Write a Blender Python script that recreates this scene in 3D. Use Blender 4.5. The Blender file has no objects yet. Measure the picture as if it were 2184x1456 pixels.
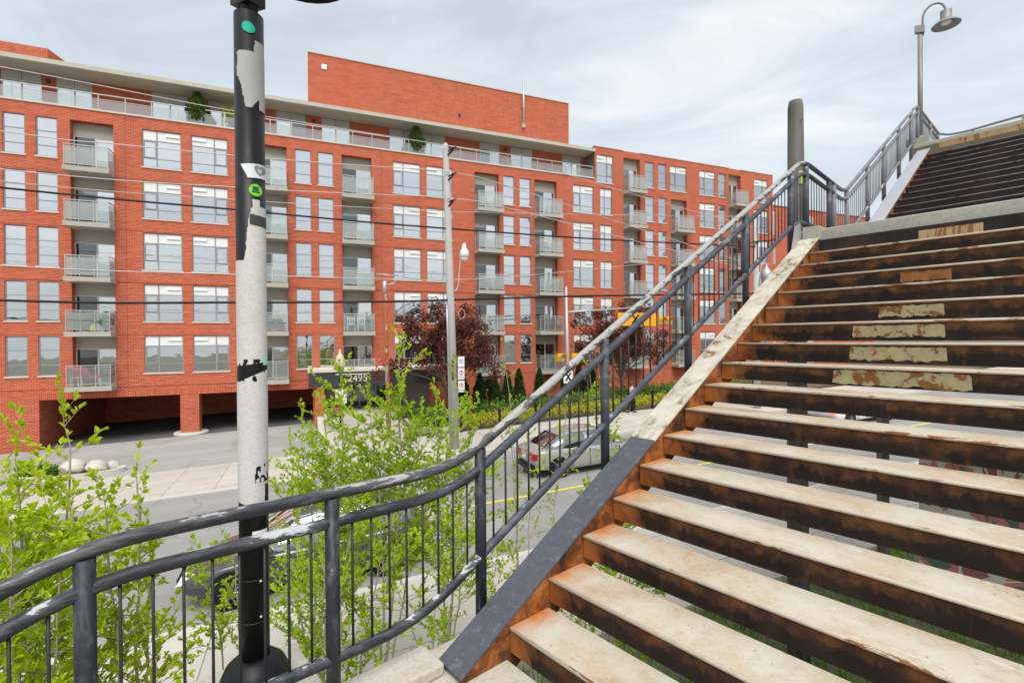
import bpy, math, random
from mathutils import Vector, Matrix, noise
R = math.radians
random.seed(7)
SC = bpy.context.scene
COL = SC.collection
EYE = 5.0

# ------------------------------------------------------------------ camera
cam_d = bpy.data.cameras.new('camera')
cam_d.sensor_width = 36.0
cam_d.lens = 36.0 * 1050.1 / 2184.0
cam_d.clip_start = 0.05
cam_d.clip_end = 2000
cam = bpy.data.objects.new('camera', cam_d)
COL.objects.link(cam)
cam.matrix_world = Matrix.Translation((0, 0, EYE)) @ Matrix.Rotation(R(90 - 0.337), 4, 'X') @ Matrix.Rotation(R(-0.414), 4, 'Z')
SC.camera = cam

# ------------------------------------------------------------------ sky, sun, exposure
SUN_EL, SUN_AZ = 57.0, 172.0          # azimuth clockwise from +Y (behind the camera)
w = bpy.data.worlds.new('World')
SC.world = w
w.use_nodes = True
nt = w.node_tree
nt.nodes.clear()
def wn(t, **k):
    n = nt.nodes.new(t)
    for a, b in k.items():
        setattr(n, a, b)
    return n
out = wn('ShaderNodeOutputWorld')
sky = wn('ShaderNodeTexSky', sky_type='NISHITA', sun_disc=False, sun_elevation=R(SUN_EL), sun_rotation=R(SUN_AZ), dust_density=4.0)
bg1 = wn('ShaderNodeBackground')
bg1.inputs['Strength'].default_value = 0.05 * 0.35
nt.links.new(sky.outputs[0], bg1.inputs[0])
tc = wn('ShaderNodeTexCoord')
mp = wn('ShaderNodeMapping')
mp.inputs['Scale'].default_value = (1.1, 1.1, 3.6)
mp.inputs['Rotation'].default_value = (R(8), R(-14), R(20))
nt.links.new(tc.outputs['Generated'], mp.inputs[0])
n1 = wn('ShaderNodeTexNoise')
n1.inputs['Scale'].default_value = 2.1
n1.inputs['Detail'].default_value = 6.0
n1.inputs['Roughness'].default_value = 0.58
n1.inputs['Distortion'].default_value = 0.6
nt.links.new(mp.outputs[0], n1.inputs['Vector'])
cr = wn('ShaderNodeValToRGB')
e = cr.color_ramp.elements
e[0].position = 0.34; e[0].color = (0.62, 0.69, 0.735, 1)
e[1].position = 0.66; e[1].color = (0.97, 0.985, 0.99, 1)
m = cr.color_ramp.elements.new(0.5); m.color = (0.76, 0.82, 0.855, 1)
nt.links.new(n1.outputs['Fac'], cr.inputs[0])
bg2 = wn('ShaderNodeBackground')
bg2.inputs['Strength'].default_value = 0.41
nt.links.new(cr.outputs[0], bg2.inputs[0])
ad = wn('ShaderNodeAddShader')
nt.links.new(bg1.outputs[0], ad.inputs[0]); nt.links.new(bg2.outputs[0], ad.inputs[1])
nt.links.new(ad.outputs[0], out.inputs[0])

sd = bpy.data.lights.new('sun', 'SUN')
sd.energy = 1.5
sd.angle = R(38)
sd.color = (1.0, 0.97, 0.92)
sun = bpy.data.objects.new('sun', sd)
COL.objects.link(sun)
az, el = R(SUN_AZ), R(SUN_EL)
sdir = Vector((math.sin(az) * math.cos(el), math.cos(az) * math.cos(el), math.sin(el)))
sun.rotation_euler = sdir.to_track_quat('Z', 'Y').to_euler()
sun.location = sdir * 60

SC.view_settings.view_transform = 'Standard'
SC.view_settings.look = 'None'
SC.view_settings.exposure = 1.12
SC.view_settings.gamma = 1.0
SC.view_settings.use_curve_mapping = False
SC.render.engine = 'CYCLES'
SC.cycles.max_bounces = 6
SC.cycles.diffuse_bounces = 3
SC.cycles.glossy_bounces = 3
SC.cycles.transparent_max_bounces = 16
SC.cycles.use_denoising = True

# ------------------------------------------------------------------ frames
# RF: street / building frame   (s along the street, t away from the camera, z up)
# SF: stair frame               (x along the climb, y to the left, z above the lower landing)
class Frame:
    def __init__(s, o, ang):
        s.o = Vector(o); s.a = ang; s.m = Matrix.Rotation(ang, 3, 'Z')
    def w(s, p):
        return s.o + s.m @ Vector(p)
RF = Frame((0, 0, 0), math.atan2(.38194433, .92418533))
SF = Frame((-.258872, 2.497906, EYE - 1.753327), math.atan2(.65467769, .75590814))
WF = Frame((0, 0, 0), 0.0)
D = 32.335
def gz(s, t):
    s = max(-70, min(70, s)); t = max(-60, min(120, t))
    return .037 * s + .006 * (32 - t)

# ------------------------------------------------------------------ mesh helpers
class MB:
    def __init__(s):
        s.v = []; s.f = []; s.sm = []
    def quad(s, a, b, c, d, smooth=False):
        n = len(s.v); s.v += [tuple(a), tuple(b), tuple(c), tuple(d)]; s.f.append((n, n+1, n+2, n+3)); s.sm.append(smooth); return s
    def poly(s, pts, smooth=False):
        n = len(s.v); s.v += [tuple(p) for p in pts]; s.f.append(tuple(range(n, n+len(pts)))); s.sm.append(smooth); return s
    def box(s, x0, x1, y0, y1, z0, z1):
        n = len(s.v)
        s.v += [(x0,y0,z0),(x1,y0,z0),(x1,y1,z0),(x0,y1,z0),(x0,y0,z1),(x1,y0,z1),(x1,y1,z1),(x0,y1,z1)]
        for q in ((0,3,2,1),(4,5,6,7),(0,1,5,4),(1,2,6,5),(2,3,7,6),(3,0,4,7)):
            s.f.append(tuple(n+i for i in q)); s.sm.append(False)
        return s
    def hexa(s, p):   # 8 points, bottom loop then top loop
        n = len(s.v); s.v += [tuple(q) for q in p]
        for q in ((0,3,2,1),(4,5,6,7),(0,1,5,4),(1,2,6,5),(2,3,7,6),(3,0,4,7)):
            s.f.append(tuple(n+i for i in q)); s.sm.append(False)
        return s
    def prism(s, pts, d):   # polygon (3d pts) extruded by vector d
        k = len(pts); n = len(s.v); d = Vector(d)
        s.v += [tuple(p) for p in pts] + [tuple(Vector(p) + d) for p in pts]
        s.f.append(tuple(range(n+k-1, n-1, -1))); s.sm.append(False)
        s.f.append(tuple(range(n+k, n+2*k))); s.sm.append(False)
        for i in range(k):
            j = (i+1) % k
            s.f.append((n+i, n+j, n+k+j, n+k+i)); s.sm.append(False)
        return s
    def tube(s, path, r, seg=8, caps=True, up=None):
        P = [Vector(p) for p in path]; k = len(P)
        rr = r if isinstance(r, (list, tuple)) else [r]*k
        n = len(s.v)
        t0 = (P[1]-P[0]).normalized()
        ref = Vector((0,0,1)) if abs(t0.z) < .9 else Vector((1,0,0))
        a = t0.cross(ref).normalized()
        for i in range(k):
            if i == 0: t = P[1]-P[0]
            elif i == k-1: t = P[-1]-P[-2]
            else: t = (P[i+1]-P[i]).normalized() + (P[i]-P[i-1]).normalized()
            t.normalize()
            a = (a - t*a.dot(t))
            if a.length < 1e-6: a = t.orthogonal()
            a.normalize(); b = t.cross(a)
            for j in range(seg):
                th = 2*math.pi*j/seg
                s.v.append(tuple(P[i] + (a*math.cos(th) + b*math.sin(th))*rr[i]))
        for i in range(k-1):
            for j in range(seg):
                j2 = (j+1) % seg
                s.f.append((n+i*seg+j, n+i*seg+j2, n+(i+1)*seg+j2, n+(i+1)*seg+j)); s.sm.append(seg > 5)
        if caps:
            s.f.append(tuple(n+j for j in range(seg-1, -1, -1))); s.sm.append(False)
            s.f.append(tuple(n+(k-1)*seg+j for j in range(seg))); s.sm.append(False)
        return s
    def lathe(s, c, prof, seg=16, axis='z', caps=True):
        n = len(s.v); k = len(prof); c = Vector(c)
        for (r, h) in prof:
            for j in range(seg):
                th = 2*math.pi*j/seg; x, y = r*math.cos(th), r*math.sin(th)
                o = (x, y, h) if axis == 'z' else ((h, x, y) if axis == 'x' else (y, h, x))
                s.v.append(tuple(c + Vector(o)))
        for i in range(k-1):
            for j in range(seg):
                j2 = (j+1) % seg
                s.f.append((n+i*seg+j, n+i*seg+j2, n+(i+1)*seg+j2, n+(i+1)*seg+j)); s.sm.append(True)
        if caps:
            s.f.append(tuple(n+j for j in range(seg-1, -1, -1))); s.sm.append(False)
            s.f.append(tuple(n+(k-1)*seg+j for j in range(seg))); s.sm.append(False)
        return s
    def ball(s, c, r, seg=10, rings=7, jit=0.0):
        c = Vector(c); r = Vector(r) if not isinstance(r, (int, float)) else Vector((r, r, r))
        n = len(s.v)
        for i in range(rings+1):
            ph = math.pi*i/rings
            for j in range(seg):
                th = 2*math.pi*j/seg
                d = Vector((math.sin(ph)*math.cos(th), math.sin(ph)*math.sin(th), math.cos(ph)))
                q = 1 + (jit*noise.noise(d*1.7 + c) if jit else 0)
                s.v.append(tuple(c + Vector((d.x*r.x, d.y*r.y, d.z*r.z))*q))
        for i in range(rings):
            for j in range(seg):
                j2 = (j+1) % seg
                s.f.append((n+i*seg+j, n+(i+1)*seg+j, n+(i+1)*seg+j2, n+i*seg+j2)); s.sm.append(True)
        return s
    def mesh(s, name, base=(0,0,0)):
        me = bpy.data.meshes.new(name)
        b = Vector(base)
        me.from_pydata([tuple(Vector(p)-b) for p in s.v], [], s.f)
        me.polygons.foreach_set('use_smooth', s.sm)
        me.update()
        return me

def tag(o, label=None, cat=None, group=None, kind=None):
    if label: o['label'] = label
    if cat: o['category'] = cat
    if group: o['group'] = group
    if kind: o['kind'] = kind
    return o
def link(name, data, parent=None):
    o = bpy.data.objects.new(name, data); COL.objects.link(o)
    if parent is not None: o.parent = parent
    return o
class Thing:
    """an Empty at the base of a thing; parts are given in the frame's coordinates"""
    def __init__(s, name, label, cat, frame, base, group=None):
        s.frame = frame; s.base = Vector(base)
        s.e = link(name, None)
        s.e.empty_display_size = .2
        s.e.location = frame.w(base); s.e.rotation_euler = (0, 0, frame.a)
        tag(s.e, label, cat, group)
    def part(s, name, mb, mat, parent=None, label=None, kind=None):
        if parent is None:
            o = link(name, mb.mesh(name, s.base), s.e)
        else:
            o = link(name, mb.mesh(name, s.base), parent)
            o.location = -parent.location
        o.data.materials.append(mat)
        if label: o['label'] = label
        if kind: o['kind'] = kind
        return o
    def inst(s, name, me, pos, parent=None):
        o = link(name, me, parent or s.e)
        o.location = Vector(pos) - s.base - (parent.location if parent else Vector((0,0,0)))
        return o
def single(name, mb, mat, frame, base, label=None, cat=None, group=None, kind=None):
    o = link(name, mb.mesh(name, base))
    o.location = frame.w(base); o.rotation_euler = (0, 0, frame.a)
    o.data.materials.append(mat)
    return tag(o, label, cat, group, kind)
def pmesh(mb, name, mat, base=(0,0,0)):
    me = mb.mesh(name, base); me.materials.append(mat); return me
def bevel(o, wd=.006, seg=2):
    md = o.modifiers.new('bevel', 'BEVEL'); md.width = wd; md.segments = seg; md.limit_method = 'ANGLE'; return o

# ------------------------------------------------------------------ materials
class NT:
    def __init__(s, name):
        s.m = bpy.data.materials.new(name); s.m.use_nodes = True
        s.t = s.m.node_tree; s.t.nodes.clear()
        s.out = s.n('ShaderNodeOutputMaterial')
        s.co = s.n('ShaderNodeTexCoord')
        s.obj = s.co.outputs['Object']
    def n(s, t, **k):
        q = s.t.nodes.new(t)
        for a, b in k.items(): setattr(q, a, b)
        return q
    def l(s, a, b): s.t.links.new(a, b)
    def map(s, scale=(1,1,1), rot=(0,0,0), src=None, loc=(0,0,0)):
        q = s.n('ShaderNodeMapping'); q.inputs['Scale'].default_value = scale; q.inputs['Rotation'].default_value = rot; q.inputs['Location'].default_value = loc
        s.l(src or s.obj, q.inputs[0]); return q.outputs[0]
    def noise(s, scale=5, detail=5, rough=.55, src=None, dist=0):
        q = s.n('ShaderNodeTexNoise'); q.inputs['Scale'].default_value = scale; q.inputs['Detail'].default_value = detail
        q.inputs['Roughness'].default_value = rough; q.inputs['Distortion'].default_value = dist
        s.l(src or s.obj, q.inputs['Vector']); return q.outputs['Fac']
    def ramp(s, fac, stops, interp='LINEAR'):
        q = s.n('ShaderNodeValToRGB'); q.color_ramp.interpolation = interp
        el = q.color_ramp.elements
        while len(el) < len(stops): el.new(.5)
        for i, (p, c) in enumerate(stops):
            el[i].position = p; el[i].color = (c if isinstance(c, tuple) else (c, c, c)) + (1,)
        s.l(fac, q.inputs[0]); return q.outputs[0]
    def mix(s, fac, a, b, mode='MIX'):
        q = s.n('ShaderNodeMix', data_type='RGBA', blend_type=mode)
        s.set(q.inputs[0], fac); s.set(q.inputs[6], a); s.set(q.inputs[7], b); return q.outputs[2]
    def math(s, op, a, b=0.0, c=0.0, clamp=False):
        q = s.n('ShaderNodeMath', operation=op, use_clamp=clamp); s.set(q.inputs[0], a); s.set(q.inputs[1], b); s.set(q.inputs[2], c); return q.outputs[0]
    def set(s, inp, v):
        if hasattr(v, 'is_output') or isinstance(v, bpy.types.NodeSocket): s.l(v, inp)
        elif isinstance(v, (int, float)):
            inp.default_value = v if inp.type == 'VALUE' else (v, v, v, 1)
        else: inp.default_value = tuple(v) + (1,) if len(v) == 3 and inp.type == 'RGBA' else tuple(v)
    def sep(s, src=None):
        q = s.n('ShaderNodeSeparateXYZ'); s.l(src or s.obj, q.inputs[0]); return q.outputs
    def bump(s, h, strength=.3, dist=.01):
        q = s.n('ShaderNodeBump'); q.inputs['Strength'].default_value = strength; q.inputs['Distance'].default_value = dist
        s.l(h, q.inputs['Height']); return q.outputs[0]
    def pbsdf(s, col, rough=.6, metal=0.0, normal=None, spec=.4, **kw):
        q = s.n('ShaderNodeBsdfPrincipled')
        s.set(q.inputs['Base Color'], col); s.set(q.inputs['Roughness'], rough); s.set(q.inputs['Metallic'], metal)
        q.inputs['Specular IOR Level'].default_value = spec
        if normal is not None: s.l(normal, q.inputs['Normal'])
        s.q = q
        return q.outputs[0]
    def done(s, sh): s.l(sh, s.out.inputs[0]); return s.m

def plain(name, col, rough=.5, metal=0.0, var=.12, scale=6.0, bump=0.0, spec=.4):
    k = NT(name)
    f = k.noise(scale, 4)
    c = k.mix(f, tuple(x*(1-var) for x in col), tuple(min(1, x*(1+var)) for x in col))
    r = k.ramp(k.noise(scale*2.3, 3), [(.3, max(.05, rough-.08)), (.7, min(1, rough+.08))])
    nm = k.bump(k.noise(scale*6, 4), bump, .01) if bump else None
    return k.done(k.pbsdf(c, r, metal, nm, spec))

def m_brick(name, c1=(.53, .098, .043), c2=(.33, .050, .022), mortar=(.62, .29, .19), soldier=False):
    k = NT(name); x, y, z = k.sep()
    u = k.math('ADD', x, y)
    cb = k.n('ShaderNodeCombineXYZ')
    if soldier: k.l(z, cb.inputs[0]); k.l(u, cb.inputs[1])
    else: k.l(u, cb.inputs[0]); k.l(z, cb.inputs[1])
    b = k.n('ShaderNodeTexBrick'); b.offset = 0.5 if not soldier else 0.0
    b.inputs['Scale'].default_value = 1.0; b.inputs['Brick Width'].default_value = .225 if not soldier else .6
    b.inputs['Row Height'].default_value = .077; b.inputs['Mortar Size'].default_value = .011
    b.inputs['Mortar Smooth'].default_value = .2; b.inputs['Bias'].default_value = 0.0
    b.inputs['Color1'].default_value = c1 + (1,); b.inputs['Color2'].default_value = c2 + (1,); b.inputs['Mortar'].default_value = mortar + (1,)
    k.l(cb.outputs[0], b.inputs['Vector'])
    big = k.noise(.35, 4); med = k.noise(2.4, 6, .7, src=k.map((.45, .45, 3.2)))
    c = k.mix(k.ramp(big, [(.35, 0.0), (.7, .35)]), b.outputs['Color'], (.60, .125, .058))
    c = k.mix(k.ramp(med, [(.46, 0.0), (.72, .55)]), c, (.31, .055, .028))
    stn = k.noise(1.1, 5, .6, src=k.map((1, 1, .2))); c = k.mix(k.ramp(stn, [(.55, 0.0), (.8, .25)]), c, (.25, .06, .035))
    nm = k.bump(b.outputs['Fac'], .6, -.008)
    return k.done(k.pbsdf(c, .85, 0, nm, .2))

def m_concrete(name, col, var=.2, stain=(.25, .2, .15), stain_amt=.35, rough=.85, scale=1.5, crack=False):
    k = NT(name)
    a = k.noise(scale, 6, .6); f = k.noise(scale*14, 4); g = k.noise(scale*60, 2)
    c = k.mix(a, tuple(x*(1-var) for x in col), tuple(min(1, x*(1+var)) for x in col))
    c = k.mix(k.ramp(f, [(.45, 0.0), (.75, stain_amt)]), c, stain)
    c = k.mix(k.ramp(g, [(.4, 0.0), (.8, .25)]), c, tuple(x*.6 for x in col))
    nm = k.bump(g, .25, .006)
    return k.done(k.pbsdf(c, rough, 0, nm, .25))

def m_paving(name, col, size=1.5, var=.14):
    k = NT(name); a = k.noise(.8, 6, .65); f = k.noise(7, 5, .65); g = k.noise(70, 2)
    b = k.n('ShaderNodeTexBrick'); b.offset = 0.0; b.inputs['Scale'].default_value = 1.0; b.inputs['Brick Width'].default_value = size; b.inputs['Row Height'].default_value = size; b.inputs['Mortar Size'].default_value = .012; b.inputs['Mortar Smooth'].default_value = .1
    b.inputs['Color1'].default_value = tuple(x*1.06 for x in col)+(1,); b.inputs['Color2'].default_value = tuple(x*.92 for x in col)+(1,); b.inputs['Mortar'].default_value = tuple(x*.45 for x in col)+(1,)
    k.l(k.obj, b.inputs['Vector'])
    c = k.mix(k.ramp(a, [(.4, 0.0), (.75, .45)]), b.outputs['Color'], tuple(x*.68 for x in col)); c = k.mix(k.ramp(f, [(.52, 0.0), (.75, .35)]), c, tuple(x*.72 for x in col)); c = k.mix(k.ramp(g, [(.45, 0.0), (.8, .2)]), c, tuple(x*.6 for x in col))
    return k.done(k.pbsdf(c, .88, 0, k.bump(g, .2, .004), .2))

def m_asphalt(name, col=(.15, .15, .155)):
    k = NT(name)
    g = k.noise(90, 3); st = k.noise(.7, 5, .6, src=k.map((.12, 1, 1)))
    c = k.mix(g, tuple(x*.75 for x in col), tuple(x*1.3 for x in col))
    c = k.mix(k.ramp(st, [(.42, 0.0), (.75, .45)]), c, tuple(x*1.5 for x in col))
    vo = k.n('ShaderNodeTexVoronoi'); vo.feature = 'DISTANCE_TO_EDGE'; vo.inputs['Scale'].default_value = .35
    wp = k.n('ShaderNodeVectorMath', operation='ADD'); nz_ = k.n('ShaderNodeTexNoise'); nz_.inputs['Scale'].default_value = .9; k.l(k.obj, nz_.inputs['Vector']); k.l(k.obj, wp.inputs[0]); k.l(nz_.outputs['Color'], wp.inputs[1]); k.l(wp.outputs[0], vo.inputs['Vector'])
    c = k.mix(k.ramp(vo.outputs['Distance'], [(.003, .35), (.010, 0.0)]), c, tuple(x*.45 for x in col))
    pt = k.noise(.25, 5, .6); c = k.mix(k.ramp(pt, [(.52, 0.0), (.56, .35)]), c, tuple(x*.72 for x in col))
    return k.done(k.pbsdf(c, .9, 0, k.bump(g, .3, .006), .25))

def m_worn(name, paint, under, amount=.5, scale=9.0, stretch=(1, 1, 1), top=False, rough=.35, rust=0.0, along=None, sheen=.0):
    """paint worn through to a lighter undercoat in ragged patches; hands wear the upper side of a rail first"""
    k = NT(name)
    inf = k.n('ShaderNodeObjectInfo'); va = k.n('ShaderNodeVectorMath', operation='ADD'); cx = k.n('ShaderNodeCombineXYZ')
    for i_, mul in ((0, 31.0), (1, 17.0), (2, 23.0)): k.l(k.math('MULTIPLY', inf.outputs['Random'], mul), cx.inputs[i_])
    k.l(k.obj, va.inputs[0]); k.l(cx.outputs[0], va.inputs[1])
    v = k.map(stretch, src=va.outputs[0])
    a = k.noise(scale, 7, .6, src=v, dist=.8); b = k.noise(scale*5, 5, .6, src=v)
    f = k.math('ADD', k.math('MULTIPLY', a, .75), k.math('MULTIPLY', b, .25))
    if top:
        ge = k.n('ShaderNodeNewGeometry'); nz = k.sep(ge.outputs['Normal'])[2]
        f = k.math('ADD', f, k.math('MULTIPLY', nz, .085))
    if along:      # more hand wear from along[0] to along[1] metres down the rail
        xx = k.sep()[0]; q = k.n('ShaderNodeMapRange'); k.l(xx, q.inputs[0]); q.inputs[1].default_value = along[0]; q.inputs[2].default_value = along[1]; q.inputs[3].default_value = 0.0; q.inputs[4].default_value = along[2]
        f = k.math('ADD', f, q.outputs[0])
    th = 1 - amount
    fac = k.ramp(f, [(th-.012, 0.0), (th+.012, 1.0)])
    und = k.mix(k.noise(scale*3, 4), tuple(x*.75 for x in under), under)
    pc = k.mix(k.noise(scale*1.7, 5), tuple(x*.8 for x in paint), tuple(min(1, x*1.35) for x in paint))
    if sheen:
        sf = k.ramp(f, [(th-.14, 0.0), (th-.02, sheen)]); pc = k.mix(sf, pc, tuple(.45*x+.12 for x in under))  # grey sheen painted into the colour around the worn spots
    c = k.mix(fac, pc, und)
    if rust:
        rf = k.ramp(k.noise(scale*.6, 6, .65, src=va.outputs[0]), [(1-rust, 0.0), (1-rust+.08, 1.0)])
        c = k.mix(rf, c, (.22, .075, .02))
    nm = k.bump(fac, .35, -.003)
    return k.done(k.pbsdf(c, k.ramp(fac, [(0, rough), (1, .65)]), 0, nm, .3))

def m_rust_riser(name):
    """painted steel front plate: black paint below a ragged brown rust band, with runs"""
    k = NT(name); x, y, z = k.sep()
    hz = k.math('DIVIDE', k.math('ADD', z, .14), .14)          # 0 at the lower edge, 1 at the nosing
    info = k.n('ShaderNodeObjectInfo'); rnd = info.outputs['Random']
    off = k.n('ShaderNodeCombineXYZ'); k.l(k.math('MULTIPLY', rnd, 37.0), off.inputs[0]); k.l(k.math('MULTIPLY', rnd, 11.0), off.inputs[2])
    va = k.n('ShaderNodeVectorMath', operation='ADD'); k.l(k.obj, va.inputs[0]); k.l(off.outputs[0], va.inputs[1])
    base = va.outputs[0]
    drip = k.noise(6, 8, .68, src=k.map((1, .8, .45), src=base), dist=.9)
    runs = k.noise(14, 4, .6, src=k.map((1, 1, .06), src=base))
    fine = k.noise(40, 5, .65, src=base)
    f = k.math('ADD', k.math('MULTIPLY', hz, .55), k.math('MULTIPLY', drip, 1.0))
    f = k.math('ADD', f, k.math('MULTIPLY', k.noise(22, 4, .6, src=k.map((1, 1, .07), src=base)), .16))
    band = k.ramp(f, [(.80, 0.0), (.92, .75), (1.05, 1.0)])
    low = k.ramp(k.math('ADD', k.math('MULTIPLY', k.math('SUBTRACT', 1.0, hz), .35), drip), [(.86, 0.0), (.92, .7)])
    rust = k.ramp(k.noise(9, 6, .65, src=base), [(.3, (.022, .011, .008)), (.48, (.062, .027, .013)), (.70, (.155, .060, .019))])
    dark = k.ramp(k.noise(6, 5, src=base), [(.3, (.005, .0036, .003)), (.7, (.018, .011, .008))])
    c = k.mix(band, dark, rust)
    c = k.mix(low, c, (.05, .022, .012))
    c = k.mix(k.ramp(runs, [(.60, 0.0), (.74, .45)]), c, (.085, .035, .015))
    ends = k.ramp(k.math('ADD', k.math('MULTIPLY', y, 1.3), k.math('MULTIPLY', drip, .75)), [(.10, 0.0), (.42, 1.0)])  # y rises to 0 at the stringer
    c = k.mix(ends, c, (.34, .115, .028))
    nm = k.bump(fine, .3, .004)
    return k.done(k.pbsdf(c, k.ramp(band, [(0, .5), (1, .85)]), 0, nm, .22))

def m_tread(name):
    """worn tan tread: scuffed, speckled, orange rust creeping in from the stringer end and the nosing"""
    k = NT(name); x, y, z = k.sep()
    info = k.n('ShaderNodeObjectInfo'); rnd = info.outputs['Random']
    off = k.n('ShaderNodeCombineXYZ'); k.l(k.math('MULTIPLY', rnd, 53.0), off.inputs[1])
    va = k.n('ShaderNodeVectorMath', operation='ADD'); k.l(k.obj, va.inputs[0]); k.l(off.outputs[0], va.inputs[1]); base = va.outputs[0]
    a = k.noise(2.2, 6, .6, src=base); f = k.noise(45, 4, .6, src=base); g = k.noise(160, 2, src=base)
    c = k.ramp(a, [(.28, (.33, .20, .105)), (.42, (.45, .355, .245)), (.55, (.49, .44, .35)), (.72, (.53, .50, .43))])
    gr = k.noise(11, 5, .7, src=base); c = k.mix(k.ramp(gr, [(.50, 0.0), (.72, .45)]), c, (.33, .24, .15))
    sp = k.n('ShaderNodeTexVoronoi'); sp.inputs['Scale'].default_value = 16.0; k.l(base, sp.inputs['Vector']); c = k.mix(k.ramp(sp.outputs['Distance'], [(.05, .75), (.11, 0.0)]), c, (.13, .09, .06))
    c = k.mix(k.ramp(f, [(.4, 0.0), (.75, .35)]), c, (.56, .53, .45))
    c = k.mix(k.ramp(g, [(.55, 0.0), (.75, .3)]), c, (.22, .16, .11))
    rs = k.noise(4.5, 6, .65, src=base)
    edge = k.ramp(k.math('ADD', k.math('MULTIPLY', y, 2.4), k.math('MULTIPLY', rs, .9)), [(.05, 0.0), (.5, 1.0)])
    nose = k.ramp(k.math('ADD', k.math('MULTIPLY', x, -3.2), k.math('MULTIPLY', rs, .9)), [(.42, 0.0), (.8, .6)])
    c = k.mix(nose, c, (.46, .27, .15))
    c = k.mix(edge, c, (.46, .155, .032))
    sc = k.noise(30, 3, .5, src=k.map((1, .12, 1), rot=(0, 0, .5), src=base))
    c = k.mix(k.ramp(sc, [(.66, 0.0), (.72, .5)]), c, (.66, .62, .54))
    return k.done(k.pbsdf(c, .7, 0, k.bump(g, .2, .003), .3))

def m_rust(name, dark=(.045, .022, .014), mid=(.20, .065, .02), hot=(.42, .14, .035), scale=5.0):
    k = NT(name)
    a = k.noise(scale, 7, .65, dist=.5); b = k.noise(scale*8, 4)
    c = k.ramp(a, [(.32, dark), (.48, mid), (.68, hot)])
    c = k.mix(k.ramp(b, [(.5, 0.0), (.8, .5)]), c, tuple(x*.5 for x in mid))
    return k.done(k.pbsdf(c, .85, 0, k.bump(b, .4, .004), .3))

def m_glass(name, tint=(.75, .80, .80), gloss=.42, rough=.01, gcol=(.95, .97, 1.0)):
    k = NT(name)
    tr = k.n('ShaderNodeBsdfTransparent'); tr.inputs[0].default_value = tint + (1,)
    gl = k.n('ShaderNodeBsdfGlossy'); gl.inputs[0].default_value = gcol + (1,); gl.inputs['Roughness'].default_value = rough
    inf = k.n('ShaderNodeObjectInfo'); va = k.n('ShaderNodeVectorMath', operation='ADD'); k.l(k.obj, va.inputs[0]); k.l(inf.outputs['Location'], va.inputs[1])
    wv = k.noise(1.1, 2, src=va.outputs[0]); k.l(k.bump(wv, .06, .05), gl.inputs['Normal'])
    fr = k.n('ShaderNodeFresnel'); fr.inputs[0].default_value = 1.5
    f = k.math('ADD', k.math('MULTIPLY', fr.outputs[0], 1.2), gloss - .05, clamp=True)
    mx = k.n('ShaderNodeMixShader'); k.l(f, mx.inputs[0]); k.l(tr.outputs[0], mx.inputs[1]); k.l(gl.outputs[0], mx.inputs[2])
    return k.done(mx.outputs[0])

def m_guard(name, milk=.4, col=(.72, .80, .78)):
    k = NT(name)
    tr = k.n('ShaderNodeBsdfTransparent'); tr.inputs[0].default_value = (.86, .92, .90, 1)
    df = k.n('ShaderNodeBsdfDiffuse'); df.inputs[0].default_value = col + (1,)
    gl = k.n('ShaderNodeBsdfGlossy'); gl.inputs['Roughness'].default_value = .03
    m1 = k.n('ShaderNodeMixShader'); m1.inputs[0].default_value = milk; k.l(tr.outputs[0], m1.inputs[1]); k.l(df.outputs[0], m1.inputs[2])
    m2 = k.n('ShaderNodeMixShader'); m2.inputs[0].default_value = .14; k.l(m1.outputs[0], m2.inputs[1]); k.l(gl.outputs[0], m2.inputs[2])
    return k.done(m2.outputs[0])

def m_leaf(name, c1, c2, c3, trans=.35, scale=9.0):
    k = NT(name)
    a = k.noise(scale, 3); b = k.noise(scale*.18, 3)
    c = k.ramp(a, [(.3, c1), (.5, c2), (.7, c3)])
    c = k.mix(k.ramp(b, [(.4, 0.0), (.7, .4)]), c, c1)
    p = k.pbsdf(c, .5, 0, None, .35)
    t = k.n('ShaderNodeBsdfTranslucent'); k.l(c, t.inputs[0])
    mx = k.n('ShaderNodeMixShader'); mx.inputs[0].default_value = trans; k.l(p, mx.inputs[1]); k.l(t.outputs[0], mx.inputs[2])
    return k.done(mx.outputs[0])

def m_emit(name, col, s):
    k = NT(name); em = k.n('ShaderNodeEmission'); em.inputs[0].default_value = col + (1,); em.inputs[1].default_value = s
    return k.done(em.outputs[0])

M = {}
M['brick'] = m_brick('red_brick')
M['soldier'] = m_brick('soldier_brick', soldier=True)
M['stone'] = m_concrete('sill_stone', (.62, .56, .48), .08, (.4, .36, .3), .2)
M['slab'] = m_concrete('balcony_concrete', (.44, .42, .36), .15, (.24, .23, .2), .4)
M['roofslab'] = m_concrete('roof_concrete', (.52, .49, .41), .15, (.28, .26, .21), .45)
M['frame'] = plain('window_frame_grey', (.27, .27, .275), .45, 0, .08)
M['framelight'] = plain('window_frame_light', (.62, .61, .58), .45, 0, .06)
M['spandrel'] = plain('spandrel_panel', (.74, .74, .72), .4, 0, .05, 2)
M['tpanel'] = plain('terrace_panel', (.44, .43, .385), .6, 0, .06, 2)
M['panel'] = plain('taupe_panel', (.40, .37, .31), .6, 0, .06, 2)
M['glass'] = m_glass('window_glass', (.95, .97, .97), gloss=.52)
M['glassdoor'] = m_glass('door_glass', (.45, .48, .48), .13)
k = NT('room_wall'); inf = k.n('ShaderNodeObjectInfo'); M['room'] = k.done(k.pbsdf(k.ramp(inf.outputs['Random'], [(0, (.03, .03, .03)), (.45, (.16, .155, .14)), (1, (.55, .53, .48))]), .9))
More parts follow.
